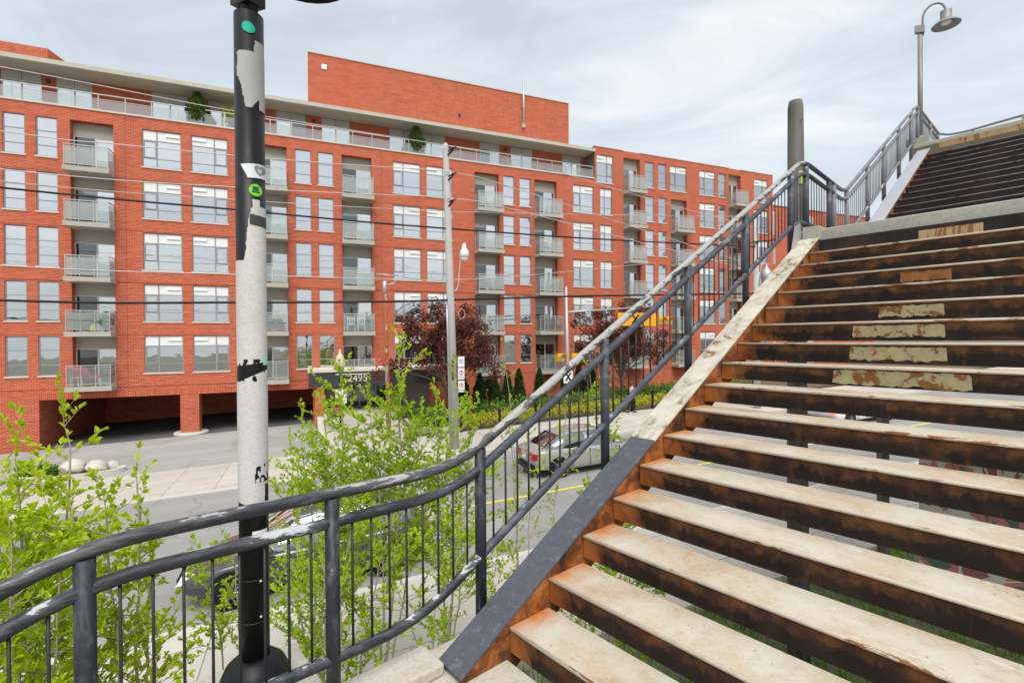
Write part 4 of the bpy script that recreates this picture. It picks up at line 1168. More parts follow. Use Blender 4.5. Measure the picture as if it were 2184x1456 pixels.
RP = Thing('rusty_pole', 'slim rust streaked steel pole beside the entrance steps', 'pole', RF, (3.42, 23.3, gz(3.4, 23.3)))
RP.part('shaft', MB().tube([(3.42, 23.3, 0), (3.35, 23.3, 4), (3.28, 23.3, 7.5)], [.11, .10, .09], 14), m_worn('rusty_paint', (.30, .085, .03), (.42, .36, .30), .44, 4, (1, 1, .3), False, .7, .2))
q = MB(); q.tube([(3.28, 23.3, 7.1), (3.28, 23.3, 7.7)], .10, 10); q.tube([(2.9, 23.2, 8.0), (3.9, 23.2, 7.95)], .03, 6); q.tube(smooth_path([(3.3, 23.2, 7.5), (3.75, 23.2, 7.6), (3.8, 23.2, 7.95)], 3), .025, 6); RP.part('cap_fitting', q, M['galv'])

DL = Thing('lantern_post', 'short black lantern post with cream acorn globe near the entrance steps', 'street lamp', RF, (1.44, 25.87, gz(1.44, 25.9)))
DL.part('post', MB().lathe((1.44, 25.87, 0.0), [(.16, 0), (.16, .25), (.10, .32), (.055, .4), (.05, 3.3), (.09, 3.36), (.09, 3.42)], 12), M['black'])
M['globe'] = plain('cream_globe', (.58, .52, .34), .4, 0, .08)
DL.part('globe', MB().lathe((1.44, 25.87, 3.42), [(.11, 0), (.19, .12), (.215, .35), (.215, .62), (.15, .80), (.07, .88), (.06, .98), (.015, 1.12)], 12), M['globe'])
q = MB(); q.box(1.20, 1.72, 25.70, 25.72, 1.85, 2.55); DL.part('notice_board', q, M['whitemetal'])
q = MB(); q.ball((1.2, 25.65, 1.35), (.42, .35, .16), 10, 6, .5); DL.part('flower_basket', q, M['leaf_green'])
q = MB(); rr_ = random.Random(3)
for i in range(40):
    c = Vector((1.2+rr_.uniform(-.35, .35), 25.6+rr_.uniform(-.3, .2), 1.5+rr_.uniform(-.05, .15))); q.ball(c, .05, 5, 4)
M['pinkflower'] = plain('pink_petals', (.55, .10, .13), .6, 0, .3); DL.part('flowers', q, M['pinkflower'], kind='stuff')

# crossing signal
SG = Thing('crossing_signal', 'grey signal mast with yellow X crossing sign hung from its arm', 'traffic signal', RF, (13.84, 25.0, gz(13.8, 25)))
SG.part('mast', MB().tube([(13.84, 25, .3), (13.78, 25, 4), (13.72, 25, 7.95)], [.12, .10, .07], 14), M['galv'])
SG.part('arm', MB().tube([(13.80, 25, 6.50), (15.5, 25, 6.62), (20.3, 25, 6.98)], [.06, .05, .035], 10), M['galv'])
M['sigyel'] = plain('signal_yellow', (.80, .36, .01), .45, 0, .06)
q = MB(); q.box(17.2, 20.0, 24.9, 25.02, 5.72, 6.52); bx = SG.part('crossing_sign', q, M['sigyel'])
q = MB()
for sgn in (1, -1): q.prism([(18.15 if sgn > 0 else 18.62, 24.895, 5.86), (18.30 if sgn > 0 else 18.77, 24.895, 5.86), (18.77 if sgn > 0 else 18.30, 24.895, 6.40), (18.62 if sgn > 0 else 18.15, 24.895, 6.40)], (0, -.004*(2+sgn)/2, 0))
SG.part('x_mark', q, M['black'], bx)
def beacon(x, z, r):
    h = SG.part('beacon', MB().box(x-r, x+r, 24.9, 25.2, z-r, z+r), M['sigyel'])
    q = MB(); n = 12
    for j in range(n):
        a, b = math.pi*j/n, math.pi*(j+1)/n
        q.quad(*[(x+r*.85*math.cos(t), yy, z+r*.85*math.sin(t)) for t, yy in ((a, 24.9), (b, 24.9), (b, 24.6), (a, 24.6))])
    SG.part('visor', q, M['sigyel'], h); SG.part('lens', MB().lathe((x, 24.88, z), [(r*.8, -.01), (r*.8, .02)], 14, 'y'), M['globe'], h)
beacon(20.45, 6.08, .22); beacon(21.0, 6.08, .24)
beacon(13.32, 3.9, .22); beacon(14.25, 3.9, .22)
q = MB(); q.box(13.45, 14.05, 24.86, 24.875, 2.42, 3.12); ws = SG.part('crossing_plate', q, M['whitemetal'])
q = MB()
for sgn in (1, -1): q.prism([(13.53 if sgn > 0 else 13.85, 24.856, 2.55), (13.65 if sgn > 0 else 13.97, 24.856, 2.55), (13.97 if sgn > 0 else 13.65, 24.856, 3.02), (13.85 if sgn > 0 else 13.53, 24.856, 3.02)], (0, -.003*(2+sgn)/2, 0))
SG.part('x_mark', q, M['black'], ws)

P2 = Thing('utility_pole', 'second grey utility pole with hanging lamp seen through the stair railing', 'pole', RF, (22.95, 20.05, gz(22.95, 20)))
P2.part('shaft', MB().tube([(23.0, 20.05, .7), (22.95, 20.05, 6), (22.92, 20.05, 11.8)], [.20, .17, .12], 16), M['pole'])
P2.part('crossarm', MB().tube([(22.0, 19.9, 10.1), (24.4, 19.9, 10.45)], .05, 6), M['darkmetal'])
P2.part('lamp_arm', MB().tube(smooth_path([(22.95, 19.9, 7.8), (23.2, 19.9, 9.1), (23.55, 19.9, 9.05)], 4), .03, 8), M['galv'])
q = MB(); q.lathe((23.55, 19.9, 8.15), [(.25, 0), (.29, .2), (.27, .42), (.15, .62), (.08, .7), (.03, .9)], 16); P2.part('lamp_head', q, M['galv'])
P2.part('lens', MB().ball((23.55, 19.9, 8.13), (.24, .24, .2), 14, 8), M['globe'])

# ornamental fence along the garden
def fence(s0, s1, t, label, h=.95, bay=2.0):
    T = Thing('iron_fence', label, 'fence', RF, ((s0+s1)/2, t, gz((s0+s1)/2, t)+.12))
    n = max(1, round((s1-s0)/bay)); b = (s1-s0)/n
    for i in range(n+1):
        s_ = s0+b*i; g0 = gz(s_, t)+.1
        T.part('post', MB().box(s_-.05, s_+.05, t-.05, t+.05, g0, g0+h+.12), M['black'])
    for i in range(n):
        a, c = s0+b*i+.05, s0+b*(i+1)-.05; ga, gc = gz(a, t)+.12, gz(c, t)+.12
        for hh in (.12, h-.05): T.part('rail', MB().tube([(a, t, ga+hh), (c, t, gc+hh)], .017, 5), M['black'])
        mi = (a+c)/2; gm_ = (ga+gc)/2
        T.part('mid_bar', MB().tube([(mi, t, gm_+.12), (mi, t, gm_+h-.05)], .017, 5), M['black'])
        for x0, x1, e_ in ((a, mi, 0), (mi, c, 1)):
            T.part('cross_bar', MB().tube([(x0, t, gz(x0, t)+.24), (x1, t, gz(x1, t)+h+.05)], .011, 4), M['black'])
            T.part('cross_bar', MB().tube([(x0, t-.024, gz(x0, t)+h+.05), (x1, t-.024, gz(x1, t)+.24)], .011, 4), M['black'])
    return T
fence(6.9, 17.0, 23.3, 'low black iron fence with crossed bars beside the far pavement')
fence(18.6, 26.6, 23.5, 'low black iron fence past the walking person')
# gate by the entrance
GT = Thing('iron_gate', 'tall black iron gate beside the lobby pillar', 'gate', RF, (7.9, 27.5, gz(7.9, 27.5)))
for i in range(8): GT.part('bar', MB().tube([(7.3+.16*i, 27.5, .3), (7.3+.16*i, 27.5, 2.35+.1*math.sin(i*.45))], .018, 5), M['black'])
for z in (.5, 2.1): GT.part('rail', MB().tube([(7.25, 27.5, z), (8.5, 27.5, z)], .022, 5), M['black'])

# entrance steps with a dark cheek wall
ES = Thing('entrance_steps', 'broad pale concrete steps leading up to the lobby canopy', 'steps', RF, (2.6, 24.5, .1))
z0 = gz(2.5, 23.)+.12; zt = .80
for i in range(6):
    t0 = 23.4+.75*i; bevel(ES.part('step', MB().box(.75, 4.6, t0, 28.4, -.5, z0+(zt-z0)*(i+1)/6), M['walk']), .015)
ES.part('platform', MB().box(.75, 4.9, 28.401, 32.9, -.5, zt+.003), M['walk'])
ES.part('cheek_wall', MB().prism([(.4, 22.9, -.3), (.4, 28.6, -.3), (.4, 28.6, .85), (.4, 22.9, .25)], (.34, 0, 0)), M['kerb'])
ES.part('handrail', MB().tube([(4.75, 23.4, .95), (4.75, 28.4, 1.5)], .025, 6), M['black'])
PW = Thing('planter_wall', 'curved low concrete planter wall right of the entrance steps', 'wall', RF, (6.4, 24.2, .1))
q = [(4.95, 27.5), (4.95, 25.2), (5.2, 24.4), (5.9, 23.9), (6.9, 23.75)]
for a, b in zip(q, q[1:]):
    d = (Vector(b)-Vector(a)).normalized()*.11; n_ = Vector((-d.y, d.x))
    pts = [(a[0]-n_.x, a[1]-n_.y, -.2), (b[0]-n_.x, b[1]-n_.y, -.2), (b[0]+n_.x, b[1]+n_.y, -.2), (a[0]+n_.x, a[1]+n_.y, -.2)]
    PW.part('wall_block', MB().hexa(pts+[(x, y, .62) for x, y, _ in pts]), M['kerb'])

# boulder planter on the driveway
BP = Thing('boulder_planter', 'oval kerbed planter bed with boulders on the driveway', 'planter', RF, (-8.1, 24.3, gz(-8.1, 24.3)))
q = MB(); n = 30; zg = gz(-8.1, 24.3)
for j in range(n):
    a, b = 2*math.pi*j/n, 2*math.pi*(j+1)/n
    P = lambda rr, t, z: (-8.6+rr*1.75*math.cos(t), 24.3+rr*.75*math.sin(t), zg+z)
    q.quad(P(1.0, a, 0), P(1.0, b, 0), P(1.0, b, .22), P(1.0, a, .22), True); q.quad(P(1.0, a, .22), P(1.0, b, .22), P(.86, b, .22), P(.86, a, .22)); q.quad(P(.86, a, .22), P(.86, b, .22), P(.86, b, .05), P(.86, a, .05), True)
BP.part('kerb_ring', q, M['kerb'])
q = MB(); q.poly([P(.86, 2*math.pi*j/n, .12) for j in range(n)]); BP.part('soil', q, m_concrete('mulch', (.30, .20, .14), .25, (.12, .08, .05), .5))
M['boulder'] = m_concrete('boulder', (.56, .52, .46), .2, (.34, .28, .22), .4)
for c, r_ in (((-8.5, 24.2, zg+.38), (.42, .34, .30)), ((-7.75, 24.1, zg+.34), (.36, .30, .26)), ((-7.3, 24.45, zg+.25), (.22, .2, .2))):
    BP.part('boulder', MB().ball(c, r_, 14, 10, .45), M['boulder'])

# mural wall right under the stairs
k_ = NT('mural_paint'); vo = k_.n('ShaderNodeTexVoronoi'); vo.inputs['Scale'].default_value = 1.3; k_.l(k_.map((1, .6, 1)), vo.inputs['Vector'])
nn_ = k_.noise(1.1, 4, dist=1.4)
c_ = k_.ramp(nn_, [(.30, (.10, .16, .13)), (.42, (.48, .19, .17)), (.5, (.55, .55, .48)), (.58, (.30, .12, .12)), (.7, (.12, .20, .22))], 'CONSTANT')
M['mural'] = k_.done(k_.pbsdf(c_, .8, 0, k_.bump(k_.noise(60, 3), .2, .005), .2))
MW = Thing('mural_wall', 'painted concrete wall in pink and green seen between the stair treads', 'wall', SF, (8.66, -.35, -3.0))
MW.part('wall_panel', MB().box(8.7, 9.0, -6.0, -.35, -3.6, -.2), M['mural'])
MW.part('wall_cap', MB().box(8.65, 9.05, -6.0, -.30, -.198, -.08), M['kerb'])
# second slim post seen through the treads
UPST = Thing('sign_post', 'weathered square timber post under the stairs with yellow tape', 'post', WF, (7.0, 9.3, .1))
UPST.part('shaft', MB().box(6.93, 7.07, 9.23, 9.37, .1, 3.6), M['timber'])
UPST.part('yellow_band', MB().box(6.925, 7.075, 9.225, 9.375, 1.1, 1.3), M['yellow'])

# ------------------------------------------------------------------ vegetation
def leaf(mb, p, d, ln, wd, up, fold=.25):
    d = d.normalized(); s_ = d.cross(up)
    if s_.length < 1e-3: s_ = d.orthogonal()
    s_.normalize(); n_ = s_.cross(d)
    i = len(mb.v); c = p+d*ln*.5
    mb.v += [tuple(p), tuple(p+d*ln*.35+s_*wd*.5+n_*wd*fold), tuple(p+d*ln*.7+s_*wd*.36+n_*wd*fold*.7), tuple(p+d*ln-n_*ln*.10), tuple(p+d*ln*.7-s_*wd*.36+n_*wd*fold*.7), tuple(p+d*ln*.35-s_*wd*.5+n_*wd*fold)]
    mb.f += [(i, i+1, i+2, i+3), (i, i+3, i+4, i+5)]; mb.sm += [False, False]
def rv(r, k=1.0): return Vector((r.uniform(-k, k), r.uniform(-k, k), r.uniform(-k, k)))
def sapling(label, base, stems, seed, leafmat, lsize, dens, blen, nb, leafy0=.2, droop=0.0, name='shrub', twigmat=None, frame=WF, fine=1.0, cat='shrub', group=None, clump=3):
    r = random.Random(seed)
    T = Thing(name, label, cat, frame, base, group)
    W, L = MB(), MB(); b0 = Vector(base)
    def twig(p, d, ln, rad, depth):
        n = max(3, int(ln/.09)); pts = [p.copy()]; dd = d.normalized()
        for i in range(n):
            dd = (dd + rv(r, .16) + Vector((0, 0, .03-droop))).normalized(); pts.append(pts[-1]+dd*ln/n)
        W.tube(pts, [rad*(1-.7*i/n) for i in range(n+1)], 4 if rad < .008 else 5, caps=False)
        for i in range(1, n+1):
            a = pts[i-1]; b = pts[i]; f = i/n
            if f > .25:
                nl = dens*ln/n
                k = int(nl) + (1 if r.random() < nl-int(nl) else 0)
                for _ in range(k):
                    c = a+(b-a)*r.random(); o = rv(r).normalized(); o.z = abs(o.z)*.7; o = (o+dd*.9).normalized()
                    sz = lsize*r.choice((.5, .7, .85, 1.0, 1.2))*r.uniform(.85, 1.15)
                    leaf(L, c+o*.008, o, sz, sz*r.uniform(.42, .6), (Vector((0, 0, 1))+rv(r, .7)).normalized())
            if depth > 0 and f > .15 and r.random() < (.75 if depth > 1 else .55)*fine:
                o = rv(r).normalized(); o = (o*.9 + dd*.8 + Vector((0, 0, .15))).normalized()
                twig(pts[i], o, ln*r.uniform(.35, .6), rad*.5, depth-1)
        if f > .2:
            for _ in range(clump):
                o = (dd+rv(r, .7)).normalized(); sz = lsize*r.uniform(.7, 1.2); leaf(L, pts[-1], o, sz, sz*.5, (Vector((0, 0, 1))+rv(r, .6)).normalized())
    for top, rad in stems:
        e_ = Vector(top); n = 14; pts = []
        for i in range(n+1):
            f = i/n; p = b0.lerp(e_, f) + Vector((math.sin(f*5+seed)*.05, math.cos(f*4+seed)*.05, 0)) + rv(r, .015); pts.append(p)
        W.tube(pts, [rad*(1-.85*i/n)+.003 for i in range(n+1)], 6, caps=False)
        for _ in range(nb):
            f = leafy0+(1-leafy0)*r.random()**.85; i = min(n-1, int(f*n)); p = pts[i].lerp(pts[i+1], f*n-i)
            a = r.uniform(0, 2*math.pi); o = Vector((math.cos(a), math.sin(a), r.uniform(.3, 1.0)))
            twig(p, o, blen*(1.15-.75*f)*r.uniform(.6, 1.2), rad*.32*(1.1-.7*f)+.002, 1)
        twig(pts[-1], e_-b0, blen*.5, .005, 1)
    T.part('stem', W, twigmat or M['twig'])
    T.part('foliage', L, leafmat, kind='stuff')
    return T
def wz(x, y):
    s_ = x*.92418533+y*.38194433; t = -x*.38194433+y*.92418533
    return gz(s_, t)
def at(px, py, Y):    # helper: a bearing and height read as a place Y metres ahead of the viewpoint
    dx, dy = (px-1092)/1050.1, -(py-728)/1050.1
    ro, pi_ = R(-.414), R(-.337)
    x, z = math.cos(ro)*dx-math.sin(ro)*dy, math.sin(ro)*dx+math.cos(ro)*dy
    y2, z2 = math.cos(pi_)-z*math.sin(pi_), math.sin(pi_)+z*math.cos(pi_)
    k = Y/y2; return (x*k, Y, EYE+z2*k)
SAP = [
 ('leafy bright green shrub at the lower left corner behind the railing', (-3.35, 3.75), [(at(40, 1010, 3.6), .022), (at(150, 960, 3.9), .02), (at(-80, 1040, 3.4), .02), (at(100, 1100, 3.5), .02), (at(25, 1200, 3.1), .016), (at(130, 1240, 3.2), .016)], 1, M['leaf_near'], .066, 30, .72, 30, .45, 1.0),
 ('bright green leafy shoots right of the corner shrub', (-2.75, 3.9), [(at(270, 1040, 3.6), .016), (at(205, 1095, 3.4), .016), (at(300, 1160, 3.7), .012), (at(130, 1110, 3.3), .014)], 2, M['leaf_near'], .060, 26, .55, 20, .5, .9),
 ('slender spring green sapling left of the black lamp base', (-2.7, 5.2), [(at(420, 1235, 5.0), .012), (at(480, 1180, 5.1), .012)], 3, M['leaf_mid'], .050, 20, .6, 12, .5, .8),
 ('tall wispy green sapling just right of the lamp post', (-2.45, 6.3), [(at(725, 845, 6.2), .022), (at(640, 960, 6.1), .016), (at(690, 905, 6.5), .014)], 4, M['leaf_mid'], .054, 17, .95, 26, .4, .9),
 ('tallest bright green sapling in the middle of the railing', (-1.65, 6.1), [(at(858, 790, 6.2), .024), (at(800, 900, 5.9), .016), (at(900, 930, 6.3), .015)], 5, M['leaf_mid'], .054, 20, .95, 28, .38, .9),
 ('bushy green sapling in front of the utility pole', (-.95, 6.1), [(at(985, 855, 6.2), .020), (at(940, 900, 6.5), .016), (at(1015, 930, 6.0), .012)], 6, M['leaf_mid'], .052, 18, .8, 24, .4, .9),
 ('dense low green shrub behind the middle of the railing', (-1.9, 4.9), [(at(640, 1130, 4.9), .014), (at(760, 1090, 4.8), .014), (at(840, 1120, 5.0), .014), (at(700, 1210, 4.7), .012)], 7, M['leaf_mid'], .042, 24, .7, 22, .35, .9),
 ('low green shrub beside the foot of the stair stringer', (-.7, 4.6), [(at(930, 1180, 4.7), .012), (at(980, 1120, 4.9), .012), (at(1060, 1180, 4.9), .010)], 8, M['leaf_mid'], .042, 18, .6, 18, .35, .8),
 ('thin sparse green twigs seen behind the first flight railing', (.3, 6.3), [(at(1120, 985, 6.4), .012), (at(1200, 900, 6.8), .010), (at(1080, 930, 6.2), .010)], 9, M['leaf_mid'], .050, 9, .65, 14, .3, .7),
 ('green sprigs growing up against the dark stringer', (1.3, 6.3), [(at(1300, 950, 6.6), .012), (at(1255, 1050, 6.3), .010), (at(1335, 985, 6.9), .010)], 10, M['leaf_mid'], .058, 18, .45, 16, .45, .8),
 ('slim bare whip with few green leaves above the handrail', (.15, 7.3), [(at(1075, 745, 7.4), .010)], 11, M['leaf_mid'], .050, 6, .25, 10, .5, .5),
 ('young green shrub growing under the lower stair flight', (.9, 5.0), [(at(1230, 1260, 5.2), .012), (at(1350, 1230, 5.6), .012)], 12, M['leaf_mid'], .050, 22, .6, 14, .3, .8),
 ('leafy green sprig against the second stair post', (2.0, 8.6), [(at(1283, 745, 8.6), .010), (at(1262, 800, 8.4), .010)], 13, M['leaf_mid'], .065, 9, .4, 9, .6, .6),
]
for lab, (x, y), stems, sd_, mt, ls, dens, bl, nb, l0, fine in SAP:
    sapling(lab, (x, y, wz(x, y)-.05), stems, sd_, mt, ls*(.92 if mt == M['leaf_near'] else .98), dens*(1.6 if mt == M['leaf_near'] else 3.7), bl, int(nb*(1.1 if mt == M['leaf_near'] else 1.35)), l0, 0, 'shrub', M['twig'], WF, fine)

def crown_tree(label, s_, t, zc, rad, seed, mat, n, lsz, name='tree'):
    r = random.Random(seed); g0 = gz(s_, t)+.12
    T = Thing(name, label, 'tree', RF, (s_, t, g0)); W, L = MB(), MB()
    W.tube([(s_, t, g0), (s_+.05, t, g0+1.2), (s_, t, g0+2.4)], [.13, .10, .08], 8)
    tips = []
    for i in range(34):
        a = r.uniform(0, 6.28); f = r.uniform(.35, 1.12); ph = r.uniform(-.45, 1.3)
        e_ = Vector((s_+rad[0]*f*math.cos(a)*math.cos(ph), t+rad[1]*f*math.sin(a)*math.cos(ph), zc+rad[2]*f*math.sin(ph)))
        p0 = Vector((s_, t, g0+r.uniform(1.0, 2.4))); m_ = p0.lerp(e_, .5)+Vector((0, 0, .3))+rv(r, .15)
        W.tube([p0, m_, e_], [.045, .028, .012], 5, caps=False)
        for _ in range(5):
            tp = e_+Vector((r.gauss(0, .35), r.gauss(0, .35), r.gauss(.1, .3))); W.tube([m_.lerp(e_, r.uniform(.4, 1)), tp], [.014, .006], 4, caps=False); tips.append(tp)
    for _ in range(n):
        tp = tips[int(len(tips)*r.random()**1.35)]; c = tp+Vector((r.gauss(0, .20), r.gauss(0, .20), r.gauss(0, .17))); o = rv(r); sz = lsz*r.uniform(.6, 1.3)
        leaf(L, c, o, sz, sz*.6, (Vector((0, 0, 1))+rv(r, .8)).normalized())
    T.part('trunk', W, M['bark']); T.part('crown', L, mat, kind='stuff')
crown_tree('purple leaved tree behind the concrete utility pole', 7.4, 27.4, 4.2, (4.0, 2.0, 2.8), 21, M['leaf_purple'], 13500, .14)
crown_tree('purple leaved tree behind the crossing signal', 19.2, 27.4, 4.25, (3.3, 1.9, 2.75), 22, M['leaf_purple'], 11500, .15)
def cedar(label, s_, t, h, rad, seed, mat=None, zb=None, n=1500, name='cedar', group=None):
    r = random.Random(seed); g0 = gz(s_, t)+.15 if zb is None else zb
    T = Thing(name, label, 'conifer', RF, (s_, t, g0), group); L = MB(); W = MB()
    W.tube([(s_, t, g0), (s_, t, g0+h*.9)], [.05, .01], 6)
    for _ in range(n):
        f = r.random()**.8; rr = rad*(1-f**(2.6 if name == 'evergreen' else 1.6))*(.55+.45*r.random()) * (1+.15*math.sin(f*9+seed)); a = r.uniform(0, 6.28)
        p = Vector((s_+rr*math.cos(a), t+rr*math.sin(a), g0+h*f)); o = Vector((math.cos(a)*.5, math.sin(a)*.5, 1))+rv(r, .35); sz = .16*r.uniform(.6, 1.3)
        leaf(L, p, o, sz, sz*.55, Vector((math.cos(a), math.sin(a), .2)))
    T.part('trunk', W, M['bark']); T.part('foliage', L, mat or M['leaf_cedar'], kind='stuff')
for i, (s_, h) in enumerate(((8.9, 2.3), (10.0, 2.2), (11.0, 2.15), (11.9, 2.2), (12.7, 2.3), (14.2, 2.2), (16.2, 2.3), (17.2, 2.4), (18.2, 2.4))):
    words = ['first', 'second', 'third', 'fourth', 'fifth', 'sixth', 'seventh', 'eighth', 'ninth'][i]
    cedar('dark green pointed cedar by the brick wall, %s from the left' % words, s_, 29.6, h, .52, 40+i, group='cedars along the brick wall')
cedar('large cone shaped evergreen on the terrace left of the lamp post', -5.72, D+.5, 1.72, .62, 60, M['leaf_ever'], 17.35, 2200, 'evergreen')
cedar('large cone shaped evergreen on the terrace left of the utility pole', 6.75, D+.5, 1.75, .64, 61, M['leaf_ever'], 17.35, 2200, 'evergreen')
for s_, lab in ((-5.75, 'dark square pot under the left terrace evergreen'), (6.75, 'dark square pot under the right terrace evergreen')):
    q = MB(); q.hexa([(s_-.28, D+.38, 16.95), (s_+.28, D+.38, 16.95), (s_+.28, D+.8, 16.95), (s_-.28, D+.8, 16.95), (s_-.36, D+.32, 17.5), (s_+.36, D+.32, 17.5), (s_+.36, D+.88, 17.5), (s_-.36, D+.88, 17.5)])
    single('plant_pot', q, M['darkmetal'], RF, (s_, D+.6, 16.95), lab, 'pot')
sapling('yellow leaved shrub in a pot on the terrace', (-4.05, D+.6, 16.95), [((-4.05, D+.6, 18.5), .03), ((-3.8, D+.55, 18.4), .03), ((-4.3, D+.6, 18.3), .03)], 62, M['leaf_yellow'], .16, 14, .5, 14, .4, 0, 'potted_shrub', M['bark'], RF)
def mass(name, label, s0, s1, t0, t1, h, n, mat, seed, lsz, cat='plants'):
    r = random.Random(seed); L = MB()
    for _ in range(n):
        s_, t = r.uniform(s0, s1), r.uniform(t0, t1); hh = h*(.4+.6*noise.noise(Vector((s_*.9, t*.9, seed)))*.5+.5*r.random())
        p = Vector((s_, t, gz(s_, t)+.14+max(.02, hh*r.random()))); o = rv(r); o.z = abs(o.z)+.2; sz = lsz*r.uniform(.6, 1.3); leaf(L, p, o, sz, sz*.5, rv(r))
    single(name, L, mat, RF, ((s0+s1)/2, (t0+t1)/2, gz((s0+s1)/2, t0)), label, cat, None, 'stuff')
mass('yellow_groundcover', 'yellow green ground cover behind the iron fence', 7.2, 27, 24.1, 26.2, .55, 5200, M['leaf_yellow'], 70, .17)
mass('border_plants', 'mixed green border plants in front of the cedars', 6.2, 30, 26.2, 29.2, .9, 5200, M['leaf_green'], 71, .2)
mass('hedge_plants', 'green planting beside the entrance walk', 5.0, 7.2, 24.5, 29, .9, 1500, M['leaf_green'], 72, .2)
mass('planter_greens', 'dark green foliage at the left of the boulder planter', -10.2, -9.0, 24.0, 24.7, .5, 500, M['leaf_green'], 73, .18)
def grass(name, label, s0, s1, t0, t1, n, seed, h=.22):
    r = random.Random(seed); L = MB()
    for _ in range(n):
        s_, t = r.uniform(s0, s1), r.uniform(t0, t1); p = Vector((s_, t, gz(s_, t)-.06)); o = Vector((r.gauss(0, .35), r.gauss(0, .35), 1)); sz = h*r.uniform(.5, 1.4)
        d = o.normalized(); sv = Vector((d.y, -d.x, 0)).normalized() if abs(d.x)+abs(d.y) > 1e-4 else Vector((1, 0, 0)); w_ = .012
        i = len(L.v); L.v += [tuple(p-sv*w_), tuple(p+sv*w_), tuple(p+d*sz)]; L.f.append((i, i+1, i+2)); L.sm.append(False)
    single(name, L, M['grass'], RF, ((s0+s1)/2, (t0+t1)/2, 0), label, 'grass', None, 'stuff')
grass('grass', 'rough green grass on the bank below the stairs', -8, 14, 1.5, 7.1, 26000, 80)

